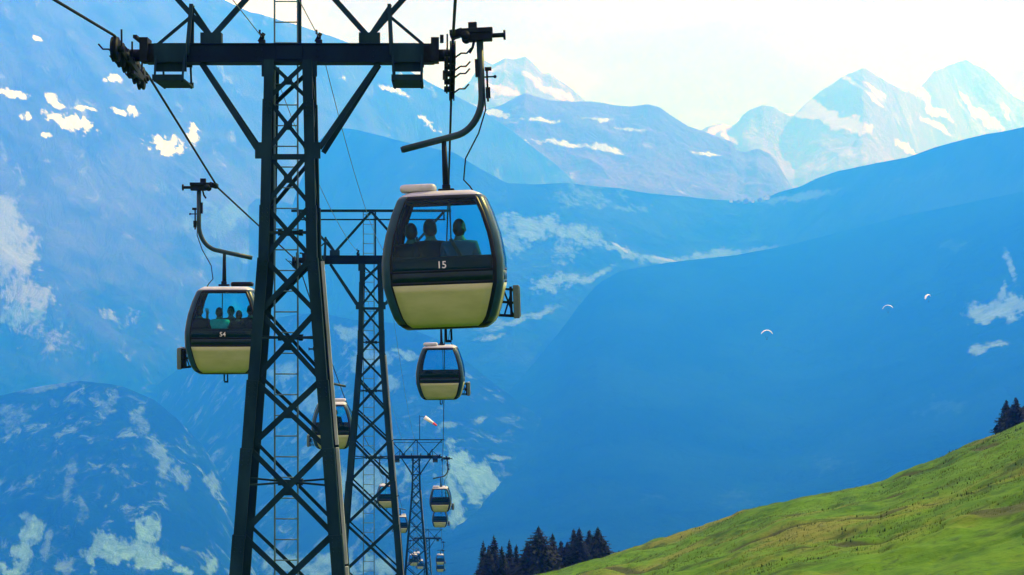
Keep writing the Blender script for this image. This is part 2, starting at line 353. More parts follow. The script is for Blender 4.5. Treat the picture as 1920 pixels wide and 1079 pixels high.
ridge_sheet('hillside', 'blue valley side behind the lift with pale clearings and rock streaks',
    [(180, 860), (300, 720), (400, 640), (500, 598), (600, 590), (660, 602), (740, 610), (820, 640), (900, 700), (1000, 775), (1100, 850), (1200, 925), (1350, 1015), (1500, 1100)],
    [(180, 5400), (400, 4700), (820, 3700), (1100, 3400), (1500, 2800)], (.55, [(180, 1220), (1500, 1400)]), m_foot, speckle=((850, 1), (1060, .05)), step=3, rows=230, amp=.015, freq=380, seed=51, amp0=.2,
    masks={'grass_mask': [(650, 625, 40, 16, 12), (690, 670, 50, 26, 0), (590, 740, 34, 40, 10, .9), (730, 720, 20, 18), (760, 665, 24, 9, 10), (860, 860, 26, 26), (890, 885, 50, 22, 20), (850, 940, 16, 60, -6, .9), (900, 920, 40, 30, 30, .85), (700, 900, 70, 52, 10, .95), (640, 960, 40, 30, 0, .8), (570, 1060, 90, 26, 0, .95), (700, 1060, 60, 26, -6, .9), (868, 1000, 12, 30, 14, .9), (600, 860, 20, 30, 10, .8), (530, 700, 26, 30, 10, .8)],
           'rock_mask': [(935, 858, 30, 5, 8), (950, 930, 26, 10, 20, .8), (900, 790, 24, 7, -20, .9), (840, 800, 40, 8, -14, .8), (960, 700, 10, 22, 20, .8), (1030, 780, 20, 40, -30, .72), (1000, 660, 18, 20, 0, .7)]}, cat='hillside')
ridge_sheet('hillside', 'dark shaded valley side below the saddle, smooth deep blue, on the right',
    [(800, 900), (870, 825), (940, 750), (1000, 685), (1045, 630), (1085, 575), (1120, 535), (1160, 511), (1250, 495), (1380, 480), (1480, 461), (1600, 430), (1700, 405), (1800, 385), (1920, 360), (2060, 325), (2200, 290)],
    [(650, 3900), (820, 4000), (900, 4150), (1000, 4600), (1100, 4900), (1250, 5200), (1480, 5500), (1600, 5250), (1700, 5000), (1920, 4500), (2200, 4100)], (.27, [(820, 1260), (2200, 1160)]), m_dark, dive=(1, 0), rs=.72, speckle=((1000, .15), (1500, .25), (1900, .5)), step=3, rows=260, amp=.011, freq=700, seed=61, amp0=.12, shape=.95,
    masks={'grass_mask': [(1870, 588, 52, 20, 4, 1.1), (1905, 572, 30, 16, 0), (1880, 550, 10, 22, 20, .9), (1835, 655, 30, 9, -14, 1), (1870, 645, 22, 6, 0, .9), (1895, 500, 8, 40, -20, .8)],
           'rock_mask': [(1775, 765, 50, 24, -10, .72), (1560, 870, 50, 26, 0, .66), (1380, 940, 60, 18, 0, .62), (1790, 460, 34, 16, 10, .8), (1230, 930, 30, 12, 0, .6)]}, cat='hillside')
ridge_sheet('hillside', 'rounded forested foothill in the lower left with mint green clearings',
    [(-420, 800), (-200, 760), (0, 742), (60, 728), (150, 716), (230, 728), (290, 752), (330, 786), (380, 838), (420, 905), (450, 960), (490, 1030), (540, 1110), (620, 1200)],
    [(-300, 3400), (600, 3200)], (.60, [(-420, 1420), (620, 1460)]), m_foot, dive=(0, 1), step=2, rows=260, amp=.016, freq=330, seed=71, amp0=.15,
    masks={'grass_mask': [(55, 990, 22, 34, -14, 1.1), (45, 1040, 22, 34, 10, 1), (20, 1072, 26, 12, 0, 1), (195, 1020, 30, 28, 30, 1.05), (240, 1035, 60, 22, 0, 1.1), (278, 992, 26, 22, 20, 1.1), (285, 1050, 32, 22, 0, 1.05), (172, 1045, 24, 22, 40, .95), (340, 1072, 22, 8, 0, 1), (400, 1066, 16, 22, 0, .9)],
           'rock_mask': [(90, 725, 60, 9, -6, .8), (300, 860, 16, 50, -24, .85), (340, 900, 16, 30, -24, .8), (395, 905, 20, 26, -20, .9), (265, 790, 20, 30, -20, .75), (120, 1060, 20, 20, 0, .95), (88, 1020, 10, 36, 10, .8), (130, 900, 14, 60, 10, .72), (150, 960, 14, 30, 0, .7), (30, 780, 30, 40, 20, .66), (200, 760, 30, 30, 20, .66)]}, cat='hillside')

# ================================================================ NEAR GROUND
CREST = [(826, 1165), (960, 1108), (1050, 1080), (1100, 1062), (1150, 1046), (1200, 1034), (1250, 1019), (1300, 1000), (1350, 982), (1400, 965), (1450, 949), (1500, 935), (1550, 925), (1600, 913), (1650, 903), (1700, 880), (1750, 862), (1800, 838), (1860, 815), (1920, 795), (2100, 740), (2400, 690), (3000, 650)]
sx = np.array([(p[0] - VX) / F for p in CREST]); ex = np.array([(HY - p[1]) / F for p in CREST])
CR = 120.0
def slope_e(s, r):
    e = np.interp(s, sx, ex)
    e = np.where(s < sx[0], ex[0], e)
    L = np.log(np.maximum(r, 2.) / CR)
    b_ = -.232 - .020 * L * L
    c = .10
    a = e - c * L * L - .004 * np.clip(L, 0, 9)
    k = .006
    return k * np.logaddexp(a / k, b_ / k)
def ground_z(s, r, X, Y, detail=True):
    z = slope_e(s, r) * r
    z = z - 3.5 * np.exp(-(r / 14.0) ** 2)
    near = np.clip((r - 28) / 20, 0, 1) * np.clip((1100 - r) / 700, 0, 1)
    z = z + near * (fbm(X / 17, Y / 20, 3, 5) * .9 + fbm(X / 4.7 + Y / 13, Y / 7, 4, 8) * .72)
    if detail:
        z = z + near * (fbm(X / 1.5, Y / 2.3, 4, 12) * .11)
        # sheep tracks: narrow steps running along the slope
        u = Z_track(X, Y)
        z = z - near * u * .20
    return z
def Z_track(X, Y):
    X = X / .41; Y = Y / .41
    g = (Y * .16 + X * .30) / 9.0 + fbm(X / 40, Y / 50, 3, 21) * .8
    d = np.abs(g - np.round(g)) * 9.0
    on = np.clip(vnoise(X / 26 + 9, Y / 26, 33) * 2.6 + .5, 0, 1)
    return np.exp(-(d / .55) ** 2) * on
th_f = np.arctan(np.linspace(.05, .47, 620))
th = np.concatenate([np.linspace(-PI, -.6, 50)[:-1], np.linspace(-.6, .04, 60), th_f, np.linspace(.47, PI, 60)[1:]])
rr = np.concatenate([[.5, 2, 4, 7, 10, 14, 18, 24, 29, 34, 39, 44, 47], np.linspace(50, 136, 440), np.geomspace(138, 2600, 76)])
TH, RR = np.meshgrid(th, rr)
front = np.cos(TH) > .15
S_ = np.where(front, np.tan(np.clip(TH, -1.4, 1.4)), np.sign(np.sin(TH)) * 5)
DEP = np.where(front, RR * np.where(np.abs(TH) < .6, 1.0, 1.0), RR)
Xg = RR * np.where(np.abs(TH) < .5, np.tan(np.clip(TH, -1.4, 1.4)), np.sin(TH))
Yg = RR * np.where(np.abs(TH) < .5, 1.0, np.cos(TH))
# keep the switch between the two layouts seamless
bl = np.clip((np.abs(TH) - .5) / .3, 0, 1)
Xg = RR * ((1 - bl) * np.tan(np.clip(TH, -.85, .85)) + bl * np.sin(TH))
Yg = RR * ((1 - bl) * 1.0 + bl * np.cos(TH))
Zg = ground_z(np.clip(S_, -5, 1.2), RR, Xg, Yg)
behind = np.clip(-Yg / 40, 0, 1)
Zg = Zg * (1 - behind) + (-7 + .05 * RR * np.clip(-np.cos(TH), 0, 1)) * behind
ZLOW[0] = min(ZLOW[0], Zg.min())
trk = Z_track(Xg, Yg)
dry = fbm(Xg / 19, Yg / 16, 4, 77)
m, nt, b = new_mat('alpine_meadow'); b.inputs['Roughness'].default_value = .95; b.inputs['Specular IOR Level'].default_value = .08
n1 = noise(nt, .14, 6, .6, sc=(.7, .8, 1)); n2 = noise(nt, .95, 8, .65, sc=(.8, .7, 1)); n3 = noise(nt, 2.3, 6, .62, sc=(.8, .7, 1)); n4 = noise(nt, .38, 6, .6, rot=(0, 0, .3), sc=(.6, 1, 1)); n5 = noise(nt, .30, 7, .66, rot=(0, 0, -.2), sc=(.6, 1, 1))
c = mix(nt, ramp(nt, n1, .36, .62), (.027, .092, .002), (.070, .172, .004))
c = mix(nt, ramp(nt, n2, .42, .62), c, (.068, .155, .003))
a = N(nt, 'ShaderNodeAttribute', attribute_name='dry')
dr = math_(nt, 'ADD', a.outputs['Fac'], math_(nt, 'MULTIPLY', math_(nt, 'SUBTRACT', n4, .5), 1.2))
c = mix(nt, math_(nt, 'MULTIPLY', ramp(nt, dr, .18, .60), .65), c, (.17, .155, .035))
c = mix(nt, math_(nt, 'MULTIPLY', ramp(nt, n3, .52, .68), .65), c, (.022, .060, .012))
c = mix(nt, math_(nt, 'MULTIPLY', ramp(nt, n5, .53, .64), .8), c, (.020, .050, .006))
a2 = N(nt, 'ShaderNodeAttribute', attribute_name='track')
c = mix(nt, math_(nt, 'MULTIPLY', ramp(nt, a2.outputs['Fac'], .25, .7), .85), c, (.045, .055, .018))
nt.links.new(c, b.inputs['Base Color']); bump(nt, b, n3, .45, .25)
ground = grid_object('ground', Xg, Yg, Zg, m, {'track': trk, 'dry': dry})
tag(ground, 'green alpine meadow slope with dry patches and sheep tracks under the lift', 'meadow', kind='structure')
def gz(px, d):
    s = (px - VX) / F; x = np.array([[s * d]]); y = np.array([[float(d)]])
    return float(ground_z(np.array([[s]]), y, x, y)[0, 0])

# grass tufts and low dark dwarf shrubs on the visible slope (uncountable)
def scatter(name, label, n, hmin, hmax, mat, seed, dark=False):
    g = np.random.RandomState(seed)
    s = g.uniform(.07, .45, n); r = 46 + 90 * g.uniform(0, 1, n) ** .75
    X, Y = s * r, r
    z = ground_z(s[None], r[None], X[None], Y[None])[0]
    cl = fbm(X / 6.5, Y / 6, 4, 91) + g.uniform(-.10, .10, n)
    keep = cl > (.27 if dark else -.2)
    # dwarf shrubs gather in the hollows
    X, Y, z = X[keep], Y[keep], z[keep]; k = len(X)
    nb = 5
    h = g.uniform(hmin, hmax, (k, nb)); a = g.uniform(0, 2 * PI, (k, nb)); wd = h * g.uniform(.25, .5, (k, nb)) * (1.6 if dark else 1)
    ox = g.normal(0, .09 * (2 if dark else 1), (k, nb)); oy = g.normal(0, .09 * (2 if dark else 1), (k, nb))
    bx, by = X[:, None] + ox, Y[:, None] + oy
    ln = g.normal(0, .35, (k, nb)) * h
    v = np.stack([np.stack([bx - np.cos(a) * wd, by - np.sin(a) * wd, np.broadcast_to(z[:, None] - .1, bx.shape)], -1),
                  np.stack([bx + np.cos(a) * wd, by + np.sin(a) * wd, np.broadcast_to(z[:, None] - .1, bx.shape)], -1),
                  np.stack([bx + ln, by + ln * .5, z[:, None] + h], -1)], 2).reshape(-1, 3)
    f = np.arange(len(v)).reshape(-1, 3)
    me = bpy.data.meshes.new(name); me.from_pydata(v.tolist(), [], f.tolist()); me.materials.append(mat)
    o = bpy.data.objects.new(name, me); COL.objects.link(o)
    return tag(o, label, 'grass' if not dark else 'shrubs', kind='stuff')
mg = paint('grass_blades', (.055, .11, .006), (.12, .14, .022), .12, .9, spec=.1)
msd = paint('dwarf_shrub', (.014, .036, .006), (.032, .060, .012), .2, .9, spec=.1)
scatter('grass', 'short tufted grass over the green slope', 50000, .02, .06, mg, 5)
scatter('undergrowth', 'low dark dwarf shrubs in clumps on the green slope', 3500, .04, .08, msd, 6, True)

# ================================================================ SPRUCES
def spruce_mesh(H, W, seed, lopsided=0):
    g = random.Random(seed); mb = MB(); z = H * .06
    lev = int(30 + H * 1.2)
    for i in range(lev):
        t = i / (lev - 1)                         # 0 bottom .. 1 top
        zz = H * (.05 + .93 * t)
        rad = W * ((1 - t) ** .82) * (.82 + .36 * g.random()) * (1 - .35 * max(0, .12 - t) / .12) + .05
        nb = max(5, int(17 * (1 - t) + 5)); a0 = g.random() * 6.28
        for j in range(nb):
            a = a0 + j * 2 * PI / nb + g.uniform(-.25, .25)
            L = rad * g.uniform(.62, 1.12) * (1 + lopsided * math.cos(a))
            if g.random() < .08: continue
            dr = g.uniform(.18, .42)
            ca, sa = math.cos(a), math.sin(a); nseg = 4
            pts = []
            for k in range(nseg + 1):
                u = k / nseg
                pts.append(Vector((ca * L * u, sa * L * u, zz - dr * L * u * (1.1 - .55 * u) + g.uniform(-.03, .03))))
            side = Vector((-sa, ca, 0))
            for k in range(nseg):
                wv = (.34 * L * (1 - k / nseg) + .06) * g.uniform(.5, 1.0)
                p, q = pts[k], pts[k + 1]
                drop = Vector((0, 0, -wv * g.uniform(.45, .95)))
                for sgn in (-1, 1):
                    e = q + side * sgn * wv * g.uniform(.6, 1.1) + drop * .6
                    mb.add([p, q, e], [(0, 1, 2)])
                    e2 = (p + q) / 2 + drop * g.uniform(.8, 1.4) + side * sgn * wv * .3
                    mb.add([p, q, e2], [(0, 1, 2)])
    # ragged dark heart of the crown
    for i in range(int(H * 42)):
        t = g.random() ** .8; a = g.random() * 6.283; r_ = W * .5 * (1 - t) * g.uniform(.3, 1.0) + .03; zz = H * (.08 + .88 * t)
        c = Vector((math.cos(a) * r_, math.sin(a) * r_, zz)); sz = .12 + .34 * W * (1 - t)
        p1 = c + Vector((g.uniform(-1, 1), g.uniform(-1, 1), g.uniform(.2, 1))) * sz; p2 = c + Vector((g.uniform(-1, 1), g.uniform(-1, 1), -g.uniform(.2, 1))) * sz; p3 = c + Vector((g.uniform(-1, 1), g.uniform(-1, 1), g.uniform(-.8, .2))) * sz
        mb.add([p1, p2, p3], [(0, 1, 2)])
    mb.add([(-.05, 0, H * .95), (.05, 0, H * .95), (0, 0, H * 1.01)], [(0, 1, 2)])
    return mb
TREES = [  # px, top y, half width px, depth, label
 (906, 1013, 15, 318, 'narrow dark spruce at the far left end of the tree group'),
 (926, 1003, 24, 308, 'tall pointed spruce second from the left end of the tree group'),
 (955, 1011, 13, 322, 'slim spruce between the pointed tree and the broadest tree'),
 (968, 1021, 11, 312, 'shortest slim spruce just left of the broadest tree'),
 (1010, 986, 32, 300, 'broadest and tallest spruce in the middle of the tree group'),
 (1036, 1000, 16, 318, 'spruce half hidden behind the right flank of the broadest tree'),
 (1052, 1014, 15, 306, 'short spruce in the dip right of the broadest tree'),
 (1076, 991, 15, 310, 'left one of the twin-topped spruces near the meadow edge'),
 (1086, 989, 16, 302, 'right one of the twin-topped spruces near the meadow edge'),
 (1105, 994, 13, 316, 'slim spruce squeezed before the last tree at the meadow edge'),
 (1121, 988, 22, 304, 'last spruce of the group, standing on the meadow edge'),
 (916, 1022, 13, 300, 'small spruce in front between the two leftmost spruces of the group'),
 (941, 1024, 12, 304, 'small spruce filling the gap right of the tall pointed one'),
 (988, 1014, 14, 310, 'mid-height spruce leaning on the left flank of the broadest tree'),
 (1064, 1016, 13, 312, 'small spruce in the gap left of the twin-topped pair'),
 (1134, 1014, 11, 308, 'low spruce at the right foot of the last tree of the group'),
 (1887, 750, 13, 330, 'narrow spruce on the meadow crest at the right, lower of the pair in front'),
 (1905, 745, 15, 326, 'tallest spruce of the small clump on the meadow crest at the right'),
 (1919, 762, 12, 334, 'spruce cut by the right border of the picture on the crest')]
for i, (px, ty, hw, d, lab) in enumerate(TREES):
    d += rnd.uniform(-3, 3)
    d = 122 + (d - 300) * .33; s = (px - VX) / F; x = s * d
    zb = gz(px, d) - .3
    ztop = (HY - ty) / F * d; H = ztop - zb
    W = hw / F * d * 2.2
    root = empty('spruce_tree', (x, d, zb)); root.rotation_euler.z = rnd.random() * 6
    tag(root, lab, 'tree', 'dark spruces at the meadow edge' if px < 1500 else 'spruces on the crest at the right')
    t = MB(); t.tube([(0, 0, -.4), (0, 0, H * .3), (.03, 0, H * .7), (0, 0, H * .97)], [H * .02 + .05, H * .015 + .03, H * .008 + .02, .012], 8)
    t.build('trunk', M['bark'], root)
    spruce_mesh(H, W, 100 + i, g0 if (g0 := (.12 if i % 3 == 0 else 0)) else 0).build('crown', M['needles'], root)

# ================================================================ ROPES
GR = .19; GL = -5.05; XC = (GR + GL) / 2   # rope lines and tower centre line
T = [(23.05, 3.78), (49.9, .97), (141.5, -16.85), (270, -47.6)]   # depth, crossarm height
ropeR = [(-30, 6.2), (0, 3.3), (12, 3.50), (21.5, 3.80), (22.0, 3.84), (23.05, 3.72), (24.2, 3.50), (36, 2.10), (48.9, 1.02), (49.9, .90), (50.9, .74), (54, .18), (80, -6.4), (119, -14.3), (140.5, -16.7), (142.5, -17.1), (163, -23.0), (210, -34.8), (269, -47.5), (271, -48), (281, -50.3), (300, -55.5), (420, -85)]
ropeL = [(-30, 6.2), (0, 3.3), (12, 3.5), (18.5, 3.76), (22.0, 3.90), (23.05, 3.82), (24.6, 3.66), (32.3, 2.26), (39.5, 1.72), (48.9, 1.02), (49.9, .90), (50.9, .74), (63, -2.7), (76, -6.1), (100, -11.1), (127, -15.2), (140.5, -16.7), (142.5, -17.1), (172, -25.2), (210, -34.8), (254, -45.2), (269, -47.5), (271, -48), (283, -50.3), (336, -62), (420, -85)]
def rz(rp, y): return float(np.interp(y, [p[0] for p in rp], [p[1] for p in rp]))
for rp, X, lab in ((ropeR, GR, 'dark steel haul rope on the right side, carrying the big cabin'), (ropeL, GL, 'dark steel haul rope on the left side, rising to the upper left corner')):
    mb = MB(); mb.tube([(X, y, z) for y, z in rp], .022, 8)
    tag(mb.build('haul_rope', M['rope']), lab, 'cable', 'haul ropes of the gondola lift')
def wirepts(x0, zoff, sag):
    out = []
    sup = [(-30, 6.5 + zoff)] + [(d, z + zoff) for d, z in T]
    for (a, za), (b_, zb) in zip(sup[:-1], sup[1:]):
        for k in range(12):
            t = k / 12; out.append((x0, a + (b_ - a) * t, za + (zb - za) * t - sag * 4 * t * (1 - t) * (b_ - a) / 50))
    out.append((x0, sup[-1][0], sup[-1][1]))
    return out
for x0, lab in ((XC - .46, 'thin grey signal wire on the left bracket of the tower beams'), (XC + .46, 'thin grey signal wire on the right bracket of the tower beams')):
    mb = MB(); mb.tube(wirepts(x0, .27, .9), .0065, 6); tag(mb.build('signal_wire', M['wire']), lab, 'cable', 'thin signal wires')

# ================================================================ TOWERS
def make_tower(H, full=True):
    """origin at the crossarm centre; legs reach H below it"""
    root = empty('lift_tower')
    zs = [-.17, -.78, -1.62, -2.47, -3.31, -4.17, -5.25, -6.33, -7.70, -9.2, -10.9, -12.8, -14.9, -17.2]
    zs = [z for z in zs if z > -H + .5] + [-H]
    def hw(z):
        z = -z
        return .375 + .020 * z if z < 3.31 else .441 + .079 * (z - 3.31)
    LW = lambda z: .150 + .003 * (-z)
    hy = lambda z: .40 + .010 * (-z)
    # legs: stacked angle sections that overlap at splices
    for sx_ in (-1, 1):
        for sy in (-1, 1):
            mb = MB(); seg = [zs[0] + .02, zs[1], zs[3], zs[4], zs[6], zs[7], zs[8]] + [zs[9]] * (len(zs) > 9) + [-H]
            seg = sorted(set([z for z in seg if z >= -H]), reverse=True)
            for k in range(len(seg) - 1):
                z0, z1 = seg[k] , seg[k + 1]
                grow = .012 * k; wd = LW(z0) + .004 * k
                for fl in (0, 1):
                    # flange in the X plane and flange in the Y plane
                    a = Vector((sx_ * (hw(z0) + grow), sy * (hy(z0) + grow), z0)); b_ = Vector((sx_ * (hw(z1) + grow), sy * (hy(z1) + grow), z1 - .06))
                    if fl == 0:
                        off = Vector((-sx_ * wd / 2, 0, 0)); mb.bar(a + off, b_ + off, wd, .018 + .002 * k, (0, sy, 0))
                    else:
                        off = Vector((-sx_ * .011, -sy * (wd / 2 + .012), 0)); mb.bar(a + off * .75, b_ + off * .75, wd * .75, .018 + .002 * k, (sx_, 0, 0))
                # splice bolts
                if full and k:
                    for q in range(4):
                        zz = z0 - .05 - q * .07
                        for c in (-1, 1):
                            mb.cyl((sx_ * (hw(zz) + grow) - sx_ * (wd / 2 + c * wd * .25), sy * (hy(zz) + grow + .02), zz), (0, 1, 0), .012, .02, 6)
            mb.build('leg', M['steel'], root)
    # lattice faces
    def xface(zz0, zz1, sy, both=(1, 1), w_=.075):
        a0, a1 = hw(zz0) - .06, hw(zz1) - .06; y0, y1 = sy * (hy(zz0) - .012), sy * (hy(zz1) - .012)
        if both[0]:
            mb.bar((-a1, y1, zz1), (a0, y0, zz0), w_, .012, (0, 1, 0))
            mb.bar((-a1, y1 + .03 * sy * -1, zz1 + .03), (a0, y0 - .03 * sy, zz0 + .03), .012, .05, (0, 1, 0))
        if both[1]:
            mb.bar((a1, y1 - sy * .02, zz1), (-a0, y0 - sy * .02, zz0), w_ * .85, .012, (0, 1, 0))
    mb = MB()
    for k in range(len(zs) - 1):
        xface(zs[k], zs[k + 1], -1, w_=.07 + .004 * k)
        if full:
            zc = (zs[k] + zs[k + 1]) / 2
            mb.box((0, -hy(zc) + .03, zc - .015), (.13, .012, .11))
    mb.bar((-.42, -.41, -1.70), (.42, -.41, -1.70), .09, .02, (0, 1, 0))
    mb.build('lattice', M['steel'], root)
    mb = MB()
    for k in range(len(zs) - 1): xface(zs[k], zs[k + 1], 1, both=(k < 5 and k % 2 == 0, k >= 5), w_=.065)
    mb.build('lattice', M['steel'], root)
    for sx_ in (-1, 1):
        mb = MB()
        for k in range(len(zs) - 1):
            z0, z1 = zs[k], zs[k + 1]; a0, a1 = hy(z0) - .03, hy(z1) - .03
            p, q = (-1, 1) if k % 2 else (1, -1)
            mb.bar((sx_ * (hw(z1) - .02), p * a1, z1), (sx_ * (hw(z0) - .02), q * a0, z0), .055, .012, (1, 0, 0))
        mb.build('lattice', M['steel'], root)
    # inner stays seen at every third panel
    mb = MB()
    for z in (zs[3] - .42, zs[5] - .42, zs[7] - .6):
        if z > -H:
            mb = MB(); mb.box((-.0, .0, z), (.32, .05, .07)); mb.box((-.17, 0, z), (.06, .12, .10)); mb.box((.17, 0, z), (.06, .12, .10))
            mb.bar((-hw(z) + .03, -hy(z) + .03, z), (hw(z) - .03, hy(z) - .03, z), .03, .03); mb.bar((hw(z) - .03, -hy(z) + .03, z), (-hw(z) + .03, hy(z) - .03, z), .03, .03)
            mb.build('diaphragm', M['steel'], root)
    # added pale strip up the right rear leg: its sunlit side as colour
    mb = MB()
    for z0, z1, w_ in ((-3.35, -6.35, .05), (-6.40, -8.3, .06), (-8.35, -H, .065)):
        if z1 < z0 and z0 > -H:
            mb.bar((hw(z0) + .055, hy(z0) * .5, z0), (hw(z1) + .055, hy(z1) * .5, max(z1, -H)), w_ + .015, .05, (1, 0, 0))
    mb.build('cable_duct', M['galv'], root)
    # concrete footing
    mb = MB(); mb.box((0, 0, -H + .05), (2 * hw(-H) + .9, 2 * hw(-H) + .9, .5)); mb.build('footing', M['concrete'], root)
    # crossarm: box girder with flanges
    mb = MB()
    mb.box((0, 0, 0), (4.06, .30, .26)); mb.box((0, 0, .142), (4.06, .36, .022)); mb.box((0, 0, -.142), (4.06, .36, .022))
    for x in (-1.4, -.5, .5, 1.4):
        for k in range(4): mb.cyl((x + (-.05 if k % 2 else .05), -.158, .05 if k < 2 else -.05), (0, 1, 0), .014, .03, 6)
    mb.box((0, -.165, 0), (.42, .016, .22))
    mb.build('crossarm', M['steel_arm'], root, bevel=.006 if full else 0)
    # gussets at the head of the legs and of the upper truss
    for sx_ in (-1, 1):
        for c_, s_ in (((sx_ * .36, -.19, -.27), (.17, .018, .24)), ((sx_ * 1.28, 0, .245), (.34, .16, .19)), ((sx_ * .44, -.425, -1.60), (.16, .02, .26))):
            mb = MB(); mb.box(c_, s_); mb.build('gusset', M['steel'], root)
    for sx_ in (-1, 1):
        mb = MB(); mb.bar((sx_ * 1.43, -.10, -.16), (sx_ * .50, -.38, -1.56), .085, .03, (0, 1, 0)); mb.bar((sx_ * 1.43, -.07, -.16), (sx_ * .50, -.35, -1.56), .02, .08, (0, 1, 0))
        mb.build('knee_brace', M['steel'], root)
        mb = MB(); mb.bar((sx_ * 1.43, .10, -.16), (sx_ * .50, .38, -1.56), .085, .03, (0, 1, 0)); mb.build('knee_brace', M['steel'], root)
    # upper truss (lifting frame)
    mb = MB()
    for a, b_ in (((-1.30, .30), (-2.55, 1.69)), ((-1.24, .30), (0, 1.69)), ((1.24, .30), (0, 1.69)), ((1.30, .30), (2.55, 1.69))):
        mb.bar((a[0], -.03, a[1]), (b_[0], -.03, b_[1]), .085, .06, (0, 1, 0))
    mb.box((0, -.03, 1.72), (5.6, .09, .09)); mb.box((0, .12, 1.42), (5.2, .035, .05))
    mb.box((.14, .10, .93), (.05, .05, 1.55)); mb.box((-2.55, .1, 1.56), (.05, .05, .34)); mb.box((2.55, .1, 1.56), (.05, .05, .34))
    mb.build('upper_truss', M['steel'], root)
    # ladder on the uphill-facing side behind the lattice
    mb = MB(); zb = -H + .3
    for x in (-.295, .085):
        mb.bar((x, .30, 1.75), (x, .34, zb), .028, .02, (0, 1, 0))
    z = 1.6
    while z > zb:
        mb.cyl((-.105, .32, z), (1, 0, 0), .011, .38, 6); z -= .34
    mb.build('ladder', M['ladder'], root)
    # wire brackets on the beam
    for x in (-.46, .46):
        mb = MB(); mb.box((x, 0, .19), (.10, .10, .08)); mb.bar((x - .05, 0, .20), (x + .03, 0, .34), .05, .06); mb.cyl((x, 0, .29), (1, 0, 0), .05, .06, 12); mb.box((x - .04, 0, .36), (.03, .03, .07))
        mb.build('wire_bracket', M['steel_dark'], root)
    # work platforms and lifting hooks at both ends
    for sx_ in (-1, 1):
        mb = MB(); cx = sx_ * 1.90
        mb.box((cx, -.27, -.02), (.52, .05, .30)); mb.box((cx, .27, -.02), (.52, .05, .30))
        mb.box((cx, 0, -.47), (.50, .9, .03)); mb.box((cx, -.45, -.44), (.50, .025, .09)); mb.box((cx, .45, -.44), (.50, .025, .09))
        mb.box((cx, -.20, -.24), (.50, .04, .14))
        for ddx in (-.22, .22):
            for yy in (-.42, .42): mb.bar((cx + ddx, yy, -.50), (cx + ddx * 1.05, yy * .6, .02), .03, .03)
        mb.build('work_platform', M['steel'], root)
        mb = MB(); bx_ = sx_ * 1.62
        mb.bar((bx_ + sx_ * .02, -.22, -.05), (bx_ - sx_ * .02, -.05, .80), .06, .05, (0, 1, 0)); mb.bar((bx_ + sx_ * .02, .22, -.05), (bx_ - sx_ * .02, .05, .80), .06, .05, (0, 1, 0))
        mb.bar((bx_, 0, .80), (bx_ - sx_ * .34, 0, .30), .05, .05, (0, 1, 0)); mb.bar((bx_ - sx_ * .02, 0, .62), (bx_ + sx_ * .55, 0, .14), .045, .045, (0, 1, 0))
        mb.build('lifting_hook', M['steel'], root)
    # sheave trains
    for sx_, X in ((-1, GL - XC), (1, GR - XC)):
        mb = MB()
        xi = X - sx_ * .20
        mb.box((X - sx_ * .44, 0, 0), (.30, .30, .30)); mb.box((X - sx_ * .28, -.05, .05), (.13, .34, .38)); mb.cyl((X - sx_ * .16, 0, -.02), (1, 0, 0), .10, .26, 14)
        mb.box((X - sx_ * .17, -.1, .23), (.06, .5, .05)); mb.box((X - sx_ * .10, 0, -.23), (.06, 1.1, .10), Matrix.Rotation(R(-9), 3, 'X'))
        mb.box((X - sx_ * .13, 0, -.34), (.05, .7, .05)); 
        tr_ = mb.build('sheave_train', M['steel_dark'], root)
        nsh = 6
        for k in range(nsh):
            y = -.95 + 1.9 * k / (nsh - 1)
            zr = (rz(ropeR if sx_ > 0 else ropeL, T[0][0] + y) - T[0][1]) - .022 - .17
            w2 = MB(); w2.cyl((X, y, zr), (1, 0, 0), .17, .045, 22); w2.cyl((X - .035, y, zr), (1, 0, 0), .195, .02, 22); w2.cyl((X + .035, y, zr), (1, 0, 0), .195, .02, 22)
            w2.cyl((X - sx_ * .06, y, zr), (1, 0, 0), .05, .14, 10)
            w2.build('sheave', M['steel_dark'], tr_)
            if k in (0, 2, 3, 5):
                h = MB(); h.tube([(X + sx_ * .02, y + .1, zr - .06), (X + sx_ * .13, y + .1, zr + .02), (X + sx_ * .22, y + .1, zr + .02), (X + sx_ * .29, y + .1, zr + .10)], .014, 6)
                h.build('rope_catcher', M['steel_dark'], tr_)
        for k in range(nsh // 2):
            h = MB(); y = -.76 + k * .76; zr = (rz(ropeR if sx_ > 0 else ropeL, T[0][0] + y) - T[0][1]) - .2
            h.bar((X - sx_ * .085, y - .24, zr + .04), (X - sx_ * .085, y + .24, zr - .06), .07, .03, (1, 0, 0))
            h.bar((X - sx_ * .085, y - .15, zr + .03), (X - sx_ * .085, y - .15, zr + .34), .025, .025, (0, 1, 0))
            h.build('rocker_beam', M['steel_dark'], tr_)
    return root
M['concrete'] = paint('concrete', (.30, .29, .27), (.42, .41, .38), 3, .9)
M['steel_arm'] = paint('beam_steel', (.0005, .008, .024), (.001, .014, .034), 2, .55, spec=.06)
TL = ['nearest lattice tower, cut by picture top and bottom, left of the big cabin',
      'second lattice tower, half hidden by the big cabin hanging in front of its crossbeam',
      'third small lattice tower with the windsock above it',
      'tiny farthest lattice tower behind the third tower']
tops = []
for i, (d, z) in enumerate(T):
    sgr = (XC / d); zb = gz(VX + F * sgr, d); H = z - zb + .2
    t = make_tower(H, i == 0); t.location = (XC, d, z)
    if i > 0: t.rotation_euler.z = 0
    tag(t, TL[i], 'lift tower', 'lattice towers of the gondola lift')
